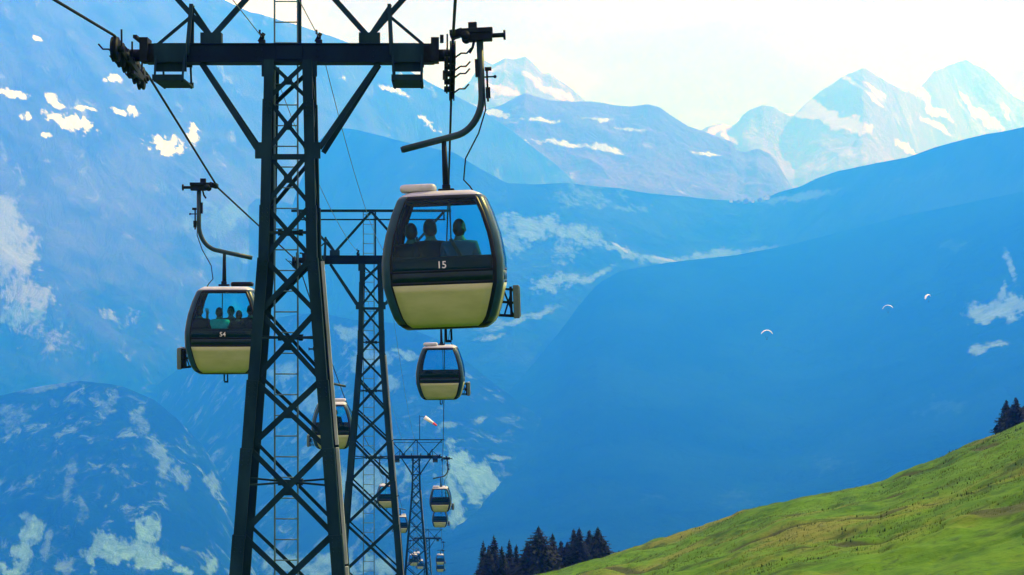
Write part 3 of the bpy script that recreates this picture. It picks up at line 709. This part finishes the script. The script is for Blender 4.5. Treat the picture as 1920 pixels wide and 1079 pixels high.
# windsock at the third tower
d, z = T[2]
ws = empty('windsock', (XC + .35, d, z + 1.7)); tag(ws, 'red and white windsock on a thin pole above the third tower', 'windsock')
mb = MB(); mb.tube([(0, 0, 0), (0, 0, 2.45)], .035, 6); mb.build('pole', M['steel'], ws)
mb = MB(); mb.tube([(0, 0, 2.35), (.5, 0, 2.30)], .02, 6); mb.build('arm', M['steel'], ws)
for nm, a, b_, r0, r1, mt in (('sock_sleeve', 0, .72, .19, .12, 'canopy'), ('sock_tip', .72, 1.05, .12, .08, 'red')):
    mb = MB(); p0, p1 = Vector((.5, 0, 2.25)), Vector((1.65, 0, 1.45)); mb.tube([p0.lerp(p1, a), p0.lerp(p1, (a + b_) / 2), p0.lerp(p1, b_)], [r0, (r0 + r1) / 2 + .01, r1], 12, cap=False)
    mb.build(nm, M[mt], ws, solid=.006)

# ================================================================ PEOPLE
def skin_mesh(name, verts, edges, radii, mat, parent, sub=1, flat=None):
    me = bpy.data.meshes.new(name); me.from_pydata(verts, edges, []); me.materials.append(mat)
    o = bpy.data.objects.new(name, me); COL.objects.link(o)
    if parent: o.parent = parent
    o.modifiers.new('skin', 'SKIN'); 
    for i, r_ in enumerate(radii):
        me.skin_vertices[0].data[i].radius = (r_, r_) if not isinstance(r_, tuple) else r_
    me.skin_vertices[0].data[0].use_root = True
    ms = o.modifiers.new('sub', 'SUBSURF'); ms.levels = sub; ms.render_levels = sub
    dg = bpy.context.evaluated_depsgraph_get(); ev = o.evaluated_get(dg)
    m2 = bpy.data.meshes.new_from_object(ev); o.modifiers.clear(); o.data = m2
    for p in m2.polygons: p.use_smooth = True
    if not m2.materials: m2.materials.append(mat)
    return o
def person(kind='sit', top='cloth_dark', raised=False, strap=False, lean=0):
    """seated person facing +Y, hip at the origin"""
    root = None
    P = [(0, 0, .02), (0, .02, .26), (0, .01, .49), (0, .01, .585), (0, .02, .63), (0, .03, .66)]
    Rr = [(.16, .12), (.15, .11), (.16, .10), (.085, .07), (.066, .066), (.062, .064)]
    E = [(0, 1), (1, 2), (2, 3), (3, 4), (4, 5)]
    def chain(start, pts, rs):
        k = start
        for p, r_ in zip(pts, rs): P.append(p); Rr.append(r_); E.append((k, len(P) - 1)); k = len(P) - 1
        return k
    ends = []
    for sx_ in (-1, 1):
        if raised and sx_ == -1:
            k = chain(2, [(sx_ * .18, .01, .52), (sx_ * .28, .12, .36), (sx_ * .27, .24, .64), (sx_ * .27, .25, .72)], [.06, .048, .034, (.038, .016)]); up = Vector((0, .05, 1))
        else:
            k = chain(2, [(sx_ * .18, .01, .52), (sx_ * .24, .04, .24), (sx_ * .13, .27, .15), (sx_ * .10, .35, .13)], [.06, .048, .034, (.038, .018)]); up = Vector((-sx_ * .2, 1, -.1))
        ends.append((k, up.normalized(), sx_))
        chain(0, [(sx_ * .10, .10, .02), (sx_ * .12, .46, .05), (sx_ * .12, .46, -.38), (sx_ * .12, .60, -.42)], [.085, .065, .045, .038])
    nbody = len(P)
    for k, up, sx_ in ends:
        base = Vector(P[k]); side = Vector((1, 0, 0)) if abs(up.z) > .5 else Vector((1, 0, 0)); bend = up.cross(side) * .3
        for j, L in enumerate((.070, .080, .076, .060)):
            o_ = side * (j - 1.5) * .021
            chain(k, [tuple(base + up * .05 + o_), tuple(base + up * (.05 + L * .6) + o_ * 1.15), tuple(base + up * (.05 + L) + o_ * 1.2 + bend * .06)], [.010, .009, .007])
        chain(k, [tuple(base + side * -sx_ * .035 + up * .005), tuple(base + side * -sx_ * .058 + up * .035)], [.011, .009])
    body = skin_mesh('person', P, E, Rr, M['skin'], None, 1)
    # head as part of the body mesh
    mb = MB(); mb.sphere((0, .045, .735), (.078, .098, .118), 18, 12)
    mb.sphere((0, .075, .665), (.052, .066, .052), 12, 8); mb.sphere((0, .15, .72), (.013, .020, .024), 8, 6)
    mb.sphere((-.080, .04, .725), (.012, .022, .032), 8, 6); mb.sphere((.080, .04, .725), (.012, .022, .032), 8, 6)
    me2 = bpy.data.meshes.new('head'); me2.from_pydata(mb.v, [], mb.f)
    bm = bmesh.new(); bm.from_mesh(body.data); bm.from_mesh(me2)
    for f in bm.faces: f.smooth = True
    bm.to_mesh(body.data); bm.free()
    fe = MB()
    for sx_ in (-1, 1): fe.sphere((sx_ * .030, .128, .742), (.012, .010, .008), 8, 6); fe.box((sx_ * .030, .137, .765), (.030, .006, .006))
    fe.box((0, .137, .672), (.042, .006, .008)); fe.build('face_features', M['strap'], body)
    # hair
    mb = MB(); mb.sphere((0, .030, .752), (.087, .100, .118), 18, 12); mb.sphere((0, -.01, .715), (.080, .070, .085), 14, 9)
    mb.build('hair', M['hair'], body)
    # jacket: torso and sleeves a little fuller than the body
    JP = [(0, 0, .0), (0, .02, .24), (0, .01, .47), (0, .01, .585)]; JR = [(.19, .15), (.185, .14), (.20, .135), (.10, .09)]; JE = [(0, 1), (1, 2), (2, 3)]
    for k, up, sx_ in ends:
        base = 2
        pts = [(sx_ * .185, .01, .50), (sx_ * .28, .12, .36), (sx_ * .27, .22, .58)] if (raised and sx_ == -1) else [(sx_ * .185, .01, .50), (sx_ * .245, .04, .24), (sx_ * .15, .24, .16)]
        for p, r_ in zip(pts, [.095, .070, .050]): JP.append(p); JR.append(r_); JE.append((base, len(JP) - 1)); base = len(JP) - 1
    skin_mesh('jacket', JP, JE, JR, M[top], body, 2)
    TP = [(0, 0, .0)]; TR = [(.19, .15)]; TE = []
    for sx_ in (-1, 1):
        base = 0
        for p, r_ in zip([(sx_ * .10, .10, .02), (sx_ * .12, .46, .05), (sx_ * .12, .46, -.34)], [.10, .08, .06]): TP.append(p); TR.append(r_); TE.append((base, len(TP) - 1)); base = len(TP) - 1
    skin_mesh('trousers', TP, TE, TR, M['cloth_dark'], body, 1)
    if strap:
        mb = MB(); pts = []
        for k in range(9):
            t = k / 8; pts.append((-.10 + .27 * t, -.150 - .030 * math.sin(PI * t), .60 - .48 * t))
        for a, b_ in zip(pts[:-1], pts[1:]): mb.bar(a, b_, .045, .012, (0, -1, 0))
        mb.build('bag_strap', M['strap'], body)
    return body
# ================================================================ CABINS
Zr = [0, .03, .09, .18, .30, .42, .54, .655, .70, .835, .87, 1.0, 1.25, 1.40, 1.55, 1.70, 1.905, 1.935, 1.965, 2.01, 2.04]
Wk = ([0, .06, .15, .35, .66, .95, 1.1, 1.4, 1.7, 1.92, 1.98, 2.04], [.58, .68, .745, .81, .885, .893, .885, .825, .735, .645, .60, .47])
Lk = ([0, .06, .15, .35, .66, .95, 1.1, 1.4, 1.7, 1.92, 1.98, 2.04], [.54, .65, .72, .81, .88, .89, .88, .83, .76, .69, .64, .51])
fr_n = 12
def ringpts(z, inset=0.0):
    w_ = float(np.interp(z, *Wk)) - inset; l_ = float(np.interp(z, *Lk)) - inset
    r_ = min(.13, w_ * .4); pts = []; tagl = []
    fracs = [-1, -.965] + [-.965 + 1.93 * k / (fr_n - 2) for k in range(1, fr_n - 2)] + [.965, 1]
    corners = [((w_ - r_), -(l_ - r_)), ((w_ - r_), (l_ - r_)), (-(w_ - r_), (l_ - r_)), (-(w_ - r_), -(l_ - r_))]
    nc = 6
    for side in range(4):
        hx = (w_ - r_) if side % 2 == 0 else (l_ - r_)
        for k, f in enumerate(fracs):
            bul = .035 * (1 - f * f)
            if side == 0: p = (f * hx, -l_ - bul)
            elif side == 1: p = (w_ + bul, f * hx)
            elif side == 2: p = (-f * hx, l_ + bul)
            else: p = (-w_ - bul, -f * hx)
            pts.append((p[0], p[1], z)); tagl.append((side, k))
        cx, cy_ = corners[side]; a0 = -PI / 2 + side * PI / 2
        for k in range(1, nc):
            a = a0 + (PI / 2) * k / nc
            pts.append((cx + r_ * math.cos(a), cy_ + r_ * math.sin(a), z)); tagl.append((side, 100 + k))
    return pts, tagl
def make_cabin():
    root = empty('gondola_cabin')
    rings = [ringpts(z) for z in Zr]; n = len(rings[0][0]); tg = rings[0][1]
    parts = {}
    for j in range(len(Zr) - 1):
        z0, z1 = Zr[j], Zr[j + 1]
        for i in range(n):
            i2 = (i + 1) % n; side, k = tg[i]
            zone = k < 100 and 1 <= k <= len([1] * fr_n) - 2 and tg[i2][1] < 100
            if zone and .0299 <= z0 and z1 <= .656: nm = ('panel', side)
            elif zone and .87 <= z0 and z1 <= 1.906: nm = ('window', side)
            elif zone and z0 == .70: nm = ('band', side)
            elif z0 >= 1.964: nm = ('roof', 0)
            elif k >= 100 or (not zone and k == fr_n - 1): nm = ('pillar', 0) if (k in (102, 103, 104, 101, 105)) and z0 >= .09 else ('frame', 0)
            else: nm = ('frame', 0)
            if nm[0] in ('window', 'frame') and side % 2 and (k < 2 or fr_n - 3 < k < 100) and z0 >= .09 and z1 < 1.93: nm = ('pillar', 0)
            if nm[0] == 'pillar' and k < 100: side = (side - 1) % 4 if k < 3 else side
            if nm[0] == 'pillar': nm = ('pillar', side)
            parts.setdefault(nm, []).append((i, i2, j))
    for nm, fl in parts.items():
        mb = MB(); idx = {}
        def vid(i, j):
            if (i, j) not in idx:
                idx[(i, j)] = len(mb.v); mb.v.append(rings[j][0][i])
            return idx[(i, j)]
        for i, i2, j in fl: mb.f.append((vid(i, j), vid(i2, j), vid(i2, j + 1), vid(i, j + 1))); mb.sm.append(True)
        if nm[0] == 'roof':
            top = len(Zr) - 1; mb.f.append(tuple(vid(i, top) for i in range(n))); mb.sm.append(False)
        mt = {'panel': 'panel', 'window': 'glass', 'band': 'band', 'roof': 'roof', 'pillar': 'pillar', 'frame': 'frame'}[nm[0]]
        name = {'panel': 'lower_panel', 'window': 'window', 'band': 'middle_band', 'roof': 'roof', 'pillar': 'corner_pillar', 'frame': 'body_frame'}[nm[0]]
        o = mb.build(name, M[mt], root)
        if nm[0] in ('frame', 'pillar', 'roof', 'panel', 'band'):
            md = o.modifiers.new('solid', 'SOLIDIFY'); md.thickness = {'frame': .045, 'pillar': .05, 'roof': .03, 'panel': .03, 'band': .03}[nm[0]]; md.offset = -1
        if nm[0] in ('framez',): o.scale = (1.004, 1.004, 1)
    mb = MB(); fl = ringpts(0)[0]; fb = [(x, y, .0) for x, y, z in fl]; ft = [(x * .98, y * .98, .06) for x, y, z in fl]
    mb.add(fb, [tuple(range(n))[::-1]]); mb.add(ft, [tuple(range(n))]); mb.build('floor_pan', M['frame'], root)
    # benches, backs to the end windows
    for sy in (-1, 1):
        mb = MB(); mb.box((0, sy * .50, .60), (1.42, .42, .08)); mb.box((0, sy * .73, .82), (1.50, .06, .50)); mb.box((0, sy * .52, .33), (1.1, .06, .5))
        mb.build('bench', M['bench'], root, bevel=.02)
        mb = MB(); mb.box((0, sy * .835, .935), (1.40, .03, .13)); mb.build('inner_sill', M['band'], root)
    # centre pole / grab rail seen through the window
    mb = MB(); mb.tube([(.10, .0, 2.0), (.10, .0, .08)], .012, 8); mb.build('grab_rail', M['pillar'], root)
    # door seam with handle on the +x side
    mb = MB(); mb.box((.94, 0, .80), (.02, .018, 1.5), Matrix.Rotation(R(0), 3, 'Y')); 
    # roof hatch box
    mb = MB()
    L_, W_, hgt = .27, .20, .11; pts = []
    for k in range(24):
        a = 2 * PI * k / 24; cx = math.copysign(L_ - .055 * 0, math.cos(a))
        sxp = math.copysign(abs(math.cos(a)) ** .35, math.cos(a)); syp = math.copysign(abs(math.sin(a)) ** .35, math.sin(a))
        pts.append((sxp * L_, syp * W_))
    vs = []; lv = [(0, .92), (.02, .98), (.05, 1), (.08, .98), (.10, .93), (.11, .82)]
    for zz, sc_ in lv: vs += [(-.34 + x * sc_, -.34 + y * sc_, 2.045 + zz) for x, y in pts]
    fs = [(j * 24 + k, j * 24 + (k + 1) % 24, (j + 1) * 24 + (k + 1) % 24, (j + 1) * 24 + k) for j in range(5) for k in range(24)]
    fs += [tuple(5 * 24 + k for k in range(24)), tuple(range(24))[::-1]]
    mb.add(vs, fs, True); mb.build('roof_box', M['roof'], root)
    # hanger
    mb = MB(); path = [(.65, 0, 4.22), (.65, 0, 3.35)]
    for k in range(1, 11):
        a = k / 10 * R(76); path.append((.65 - .50 * (1 - math.cos(a)), 0, 3.35 - .62 * math.sin(a)))
    ex_, ez = path[-1][0], path[-1][2]
    path += [(ex_ - .20, 0, ez - .045), (-.58, 0, 2.565)]
    mb.tube(path, .052, 14)
    mb.cyl((-.59, 0, 2.562), (1, 0, .24), .046, .03, 12)
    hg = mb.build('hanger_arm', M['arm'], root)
    mb = MB(); mb.tube([(.05, 0, 2.72), (.055, 0, 2.05)], [.036, .052], 12); mb.build('suspension_rod', M['steel_dark'], hg)
    mb = MB(); mb.box((.06, 0, 2.075), (.24, .26, .05)); mb.box((.06, 0, 2.13), (.12, .14, .07)); mb.build('roof_mount', M['steel_dark'], hg, bevel=.01)
    mb = MB(); mb.tube([(.69, -.06, 3.45), (.70, -.07, 3.1), (.58, -.08, 2.75), (.37, -.08, 2.38), (.33, -.08, 2.22), (.42, -.09, 2.12), (.47, -.10, 2.04)], .011, 6); mb.build('damper_cable', M['steel_dark'], hg)
    mb = MB(); mb.box((0.590, -.02, 3.74), (.05, .12, .26)); mb.box((0.745, -.03, 3.36), (.07, .08, .16)); mb.cyl((0.760, -.03, 3.72), (1, 0, 0), .03, .10, 10); mb.cyl((0.780, -.03, 3.60), (1, 0, 0), .012, .16, 8); mb.sphere((0.860, -.03, 3.60), .026, 8, 6); mb.box((0.740, -.02, 3.48), (.03, .04, .5))
    mb.build('switch_gear', M['steel_dark'], hg)
    # grip
    mb = MB(); mb.box((0.600, 0, 4.30), (.50, .26, .07)); mb.box((0.660, 0, 4.21), (.36, .20, .12)); mb.box((0.550, 0, 4.385), (.13, .12, .10))
    mb.bar((.40, 0, 4.30), (.26, 0, 4.26), .12, .16); mb.box((0.250, 0, 4.275), (.09, .34, .08)); mb.box((0.250, 0, 4.215), (.06, .22, .03)); mb.cyl((0.900, 0, 4.225), (1, 0, 0), .035, .26, 12); mb.cyl((1.025, 0, 4.225), (1, 0, 0), .075, .035, 18)
    gp = mb.build('cable_grip', M['steel_dark'], root, bevel=.008)
    mb = MB(); mb.cyl((0.440, -.17, 4.22), (0, 1, 0), .07, .05, 18); mb.cyl((0.440, .17, 4.22), (0, 1, 0), .07, .05, 18); mb.build('guide_roller', M['steel_dark'], gp)
    mb = MB(); mb.tube([(.57, -.05, 4.17), (.54, -.05, 4.05), (.49, -.05, 3.97)], .02, 8); mb.build('release_lever', M['steel_dark'], gp)
    # guide prongs under the floor
    mb = MB(); mb.bar((-.035, .1, 0), (-.035, .1, -.22), .03, .03); mb.bar((.045, .1, 0), (.045, .1, -.19), .03, .03); mb.cyl((0, .1, -.205), (1, 0, 0), .02, .09, 8); mb.build('guide_prong', M['steel_dark'], root)
    # ski rack on the door side
    mb = MB()
    for zz in (.16, .36, .56): mb.bar((.78 if zz < .3 else .84, -.10, zz), (1.02, -.10, zz - .02), .03, .03); mb.bar((.78 if zz < .3 else .84, .45, zz), (1.02, .45, zz - .02), .03, .03)
    mb.bar((.86, -.10, .56), (1.0, -.10, .16), .025, .025); mb.bar((.86, .1, .16), (1.0, .1, .56), .025, .025); mb.box((.97, .17, .36), (.035, .62, .46))
    rk = mb.build('ski_rack', M['steel_dark'], root)
    mb = MB(); mb.box((1.05, .17, .36), (.09, .66, .50)); 
    for k in range(5): mb.box((1.10, -.08 + k * .125, .36), (.02, .05, .46))
    mb.build('rack_cover', M['galv2'], rk, bevel=.01)
    for ch in list(root.children) + [g for c_ in root.children for g in c_.children]:
        if ch.name.split('.')[0] in ('hanger_arm', 'suspension_rod', 'damper_cable', 'switch_gear', 'cable_grip', 'guide_roller', 'release_lever'):
            for v in ch.data.vertices:
                if v.co.z > 2.3: v.co.z += .16
    return root
M['galv2'] = paint('grey_plastic', (.05, .10, .11), (.08, .14, .15), 5, .5)
cab0 = make_cabin()
def number(txt, root, back=False, label=None):
    cu = bpy.data.curves.new('number', 'FONT'); cu.body = txt; cu.size = .145; cu.extrude = .002; cu.align_x = 'CENTER'; cu.offset = .001
    o = bpy.data.objects.new('cabin_number', cu); COL.objects.link(o); o.data.materials.append(M['white'])
    dg = bpy.context.evaluated_depsgraph_get(); me = bpy.data.meshes.new_from_object(o.evaluated_get(dg))
    o2 = bpy.data.objects.new('cabin_number', me); COL.objects.link(o2); bpy.data.objects.remove(o)
    if not me.materials: me.materials.append(M['white'])
    o2.parent = root
    if not back: o2.location = (0, -.934, .895); o2.rotation_euler = (R(90), 0, 0)
    else: o2.location = (0, .934, .895); o2.rotation_euler = (R(90), 0, PI)
    return o2
CABS = [  # side, depth, roll deg, yaw deg, label, number
 ('R', 21.5, -2.2, -3.5, 'big green and cream cabin with white number 15 and three passengers', '15'),
 ('L', 32.3, 0, 3, 'cabin with several passengers hanging left of the nearest tower', '54'),
 ('R', 54, -1, -3, 'empty cabin directly below the big number 15 cabin', None),
 ('L', 63, 0, 4, 'cabin with one standing passenger, half hidden behind the nearest tower leg', None),
 ('R', 119, -1, -3, 'small cabin hanging beside the third tower crossbeam', None),
 ('L', 127, 0, 3, 'dark cabin seen through the right leg of the second tower, upper of two', None),
 ('R', 163, 0, -2, 'tiny cabin just below the one beside the third tower', None),
 ('L', 172, 0, 2, 'small cabin behind the right leg of the second tower, lower of two', None),
 ('R', 281, 0, 0, 'very small cabin under the farthest tower beam on the right rope', None),
 ('R', 300, 0, 0, 'very small lowest cabin on the right rope at the bottom border', None),
 ('L', 254, 0, 0, 'very small cabin low inside the lattice of the third tower, left one', None),
 ('L', 283, 0, 0, 'very small cabin inside the lattice of the third tower, upper one', None),
 ('L', 336, 0, 0, 'very small cabin inside the lattice of the third tower, lowest one', None)]
cabobj = []
for i, (sd_, d, roll, yaw, lab, num) in enumerate(CABS):
    c = cab0 if i == 0 else copy_tree(cab0)
    X = GR if sd_ == 'R' else GL; z = rz(ropeR if sd_ == 'R' else ropeL, d) if sd_ == 'R' else rz(ropeL, d)
    rot = Matrix.Rotation(R(yaw) + (PI if sd_ == 'L' else 0), 4, 'Z')
    rollm = Matrix.Rotation(R(roll), 4, 'Y')
    m4 = rollm @ rot
    grip = m4 @ Vector((.25, 0, 4.405))
    if i == 1: X -= .05; m4 = m4 @ Matrix.Scale(.96, 4); grip = grip * .96; z += .03
    m4.translation = Vector((X, d, z)) - grip
    c.matrix_world = m4
    tag(c, lab, 'cable car', 'gondola cabins on the lift')
    cabobj.append(c)
for i, c in enumerate(cabobj):
    num = CABS[i][5]
    if num: number(num, c, back=(CABS[i][0] == 'L'))
# in the second cabin the roof box is dark
dk = [ch for ch in cabobj[1].children if ch.name.startswith('roof_box')][0]
dk.data = dk.data.copy(); dk.data.materials[0] = M['frame']; dk['label'] = 'dark roof box'

bpy.context.view_layer.update()
def seat(body, cab, x, y, face, lean=0, s=1.0, dz=0):
    """put a person on the bench of a cabin; face = +1 looks along cabin +Y, -1 along -Y"""
    loc = cab.matrix_world @ Matrix.Translation((x, y, .71 + dz)) @ Matrix.Rotation((0 if face > 0 else PI) + R(lean), 4, 'Z') @ Matrix.Scale(s, 4)
    body.matrix_world = loc
pa = person(top='cloth_dark'); pb = person(top='cloth_blue', strap=True); pc = person(top='cloth_teal', raised=True)
grp = 'passengers in the cabins'
C0, C1, C3 = cabobj[0], cabobj[1], cabobj[3]
def use(src, first=[set()]):
    if src.name in first[0]: return copy_tree(src)
    first[0].add(src.name); return src
PEOPLE = [
 (pa, C0, -.46, -.50, 1, 8, 1.08, -.06, 'person in dark clothes at the left window edge of cabin 15, back to us'),
 (pa, C0, -.17, -.46, 1, 25, 1.14, -.06, 'taller person in dark clothes in the middle of cabin 15, head turned left'),
 (pb, C0, .25, -.50, 1, -4, 1.12, -.06, 'person in blue shirt with a black bag strap across the back in cabin 15'),
 (pa, C1, .58, .56, -1, 0, 1.02, 0, 'person in dark clothes at the left end of the bench in the tower-side cabin'),
 (pc, C1, .12, .50, -1, 10, .98, 0, 'person in teal shirt with one hand raised in the tower-side cabin'),
 (pa, C1, -.06, -.50, 1, 0, 1.0, 0, 'person in dark clothes facing us behind the teal shirt in the cabin'),
 (pa, C1, -.34, .58, -1, 0, .90, 0, 'smaller person in dark clothes right of the teal shirt in the cabin'),
 (pa, C1, -.62, .52, -1, 20, 1.05, 0, 'person in dark clothes next to the right corner pillar of the tower-side cabin'),
 (pa, C3, -.15, .50, -1, 0, 1.05, .12, 'lone dark figure in the half hidden cabin behind the tower leg')]
for src, cab, x, y, face, lean, s, dz, lab in PEOPLE:
    p = use(src); seat(p, cab, x, y, face, lean, s, dz); tag(p, lab, 'person', grp)

# ================================================================ PARAGLIDERS
def make_glider():
    root = empty('paraglider')
    mb = MB(); nu, nv = 28, 8; R0 = 5.6
    for layer in (0, 1):
        vs = []
        for i in range(nu + 1):
            u = -1 + 2 * i / nu; a = u * R(62); ch = 2.6 * math.sqrt(max(.06, 1 - u * u * .92))
            for j in range(nv + 1):
                v = j / nv; th_ = .16 * ch * math.sin(PI * v ** .6) * (1 if layer else -.15)
                rr_ = R0 + th_
                vs.append((rr_ * math.sin(a), (v - .35) * ch, rr_ * math.cos(a)))
        fs = [(i * (nv + 1) + j, (i + 1) * (nv + 1) + j, (i + 1) * (nv + 1) + j + 1, i * (nv + 1) + j + 1) for i in range(nu) for j in range(nv)]
        mb.add(vs, fs, True)
    mb.build('canopy', M['canopy'], root)
    mb = MB()
    for i in range(7):
        a = -R(55) + i * R(110) / 6
        for yy in (-.5, .6): mb.tube([(R0 * math.sin(a), yy, R0 * math.cos(a)), ((.2 if a > 0 else -.2), 0, -.9)], .012, 4, cap=False)
    mb.build('suspension_line', M['rope'], root)
    mb = MB(); mb.sphere((0, -.05, -1.55), (.28, .50, .30), 12, 8); mb.build('harness', M['cloth_dark'], root)
    return root
g0_ = make_glider()
for i, (px, py, d, yaw, lab) in enumerate([(1438, 621, 1120, 15, 'lowest and leftmost white paraglider over the blue valley'),
                                (1665, 574, 1350, -35, 'middle white paraglider over the blue valley'),
                                (1741, 554, 1400, 40, 'highest white paraglider, tilted, over the blue valley')]):
    g = g0_ if i == 0 else copy_tree(g0_)
    p = at(px, py, d); g.location = p - Vector((0, 0, 5.3)); g.rotation_euler = (0, R([0, -8, -16][i]), R(yaw))
    tag(g, lab, 'paraglider', 'white paragliders in the air')
    q = copy_tree(pa); q.matrix_world = Matrix.Translation(g.location + Vector((0, 0, -1.62))) @ Matrix.Rotation(R(yaw), 4, 'Z')
    tag(q, ['pilot in dark clothes hanging under the lowest paraglider', 'pilot in dark clothes hanging under the middle paraglider', 'pilot in dark clothes hanging under the highest paraglider'][i], 'person', 'paraglider pilots')

# ================================================================ HOUSES ON THE PASS
def make_house(w_, l_, h, mat):
    root = empty('house')
    mb = MB(); mb.box((0, 0, h / 2 - 3), (w_, l_, h + 6)); mb.add([(-w_ / 2, -l_ / 2, h), (w_ / 2, -l_ / 2, h), (0, -l_ / 2, h + w_ * .3), (-w_ / 2, l_ / 2, h), (w_ / 2, l_ / 2, h), (0, l_ / 2, h + w_ * .3)], [(0, 1, 2), (4, 3, 5)])
    mb.build('wall', mat, root)
    mb = MB()
    for sx_ in (-1, 1): mb.bar((sx_ * w_ * .31, -l_ * .56, h + w_ * .12), (sx_ * w_ * .31, l_ * .56, h + w_ * .12), w_ * .74, .7, (sx_ * .5, 0, .86))
    mb.build('roof', M['chalet_roof'], root)
    mb = MB()
    for r_ in range(2):
        for k in range(4): mb.box((-w_ * .33 + k * w_ * .22, -l_ / 2 - .06, h * (.3 + .4 * r_)), (w_ * .1, .1, h * .2))
    mb.build('window', M['frame'], root)
    return root
xs_, D_, Z_ = prg
HS = [(1371, 14, 18, 8, 0, 'white-walled small house, first from the left on the saddle'), (1384, 12, 16, 7, 1, 'brown low house second from the left on the saddle'),
      (1398, 20, 26, 13, 1, 'large brown hotel-like house in the middle of the saddle hamlet'), (1412, 12, 15, 8, 0, 'white-walled house right of the large brown one on the saddle'),
      (1424, 13, 16, 9, 1, 'brown house before the right end of the saddle hamlet'), (1438, 22, 20, 10, 0, 'wide white-walled house at the right end of the saddle hamlet')]
for k, (px, w_, l_, h, mt, lab) in enumerate(HS):
    d = float(np.interp(px, xs_, D_)) - 30; zt = float(np.interp(px, xs_, Z_))
    o = make_house(w_, l_, h, M['chalet_white'] if mt == 0 else M['chalet']); o.location = ((px - VX) / F * d, d, zt - 4); o.rotation_euler.z = rnd.uniform(-.5, .5)
    tag(o, lab, 'house', 'hamlet on the saddle')

# ================================================================ VALLEY FLOOR AND AIR
lo, hi = ZLOW[0] - 6, ZHIGH[0] + 30
mv = paint('valley_floor', (.012, .03, .022), (.03, .06, .04), .004, .95, spec=.05)
g = np.linspace(0, 1, 40); GX, GY = np.meshgrid(-8800 + 18000 * g, -1300 + 21500 * g)
vf = grid_object('valley_floor', GX, GY, lo + 3 + 0 * GX, mv); tag(vf, 'dark valley floor far below the lift', 'valley', kind='structure')
hb = MB(); x0, x1, y0, y1 = -9000, 9500, -1500, 20500
hb.box(((x0 + x1) / 2, (y0 + y1) / 2, (lo - 1 + hi) / 2), (x1 - x0, y1 - y0, hi - lo + 1))
m = bpy.data.materials.new('valley_air'); m.use_nodes = True; nt = m.node_tree; nt.nodes.remove(nt.nodes['Principled BSDF'])
pv = N(nt, 'ShaderNodeVolumePrincipled'); pv.inputs['Color'].default_value = (.013, .155, 1.0, 1); pv.inputs['Density'].default_value = 4.4e-4
pv.inputs['Absorption Color'].default_value = (.93, .97, 1, 1); pv.inputs['Anisotropy'].default_value = .25
nt.links.new(pv.outputs[0], nt.nodes['Material Output'].inputs['Volume'])
hz = hb.build('haze', m); tag(hz, 'thin blue mountain air filling the valley', 'haze', kind='stuff')
hz.display_type = 'WIRE'
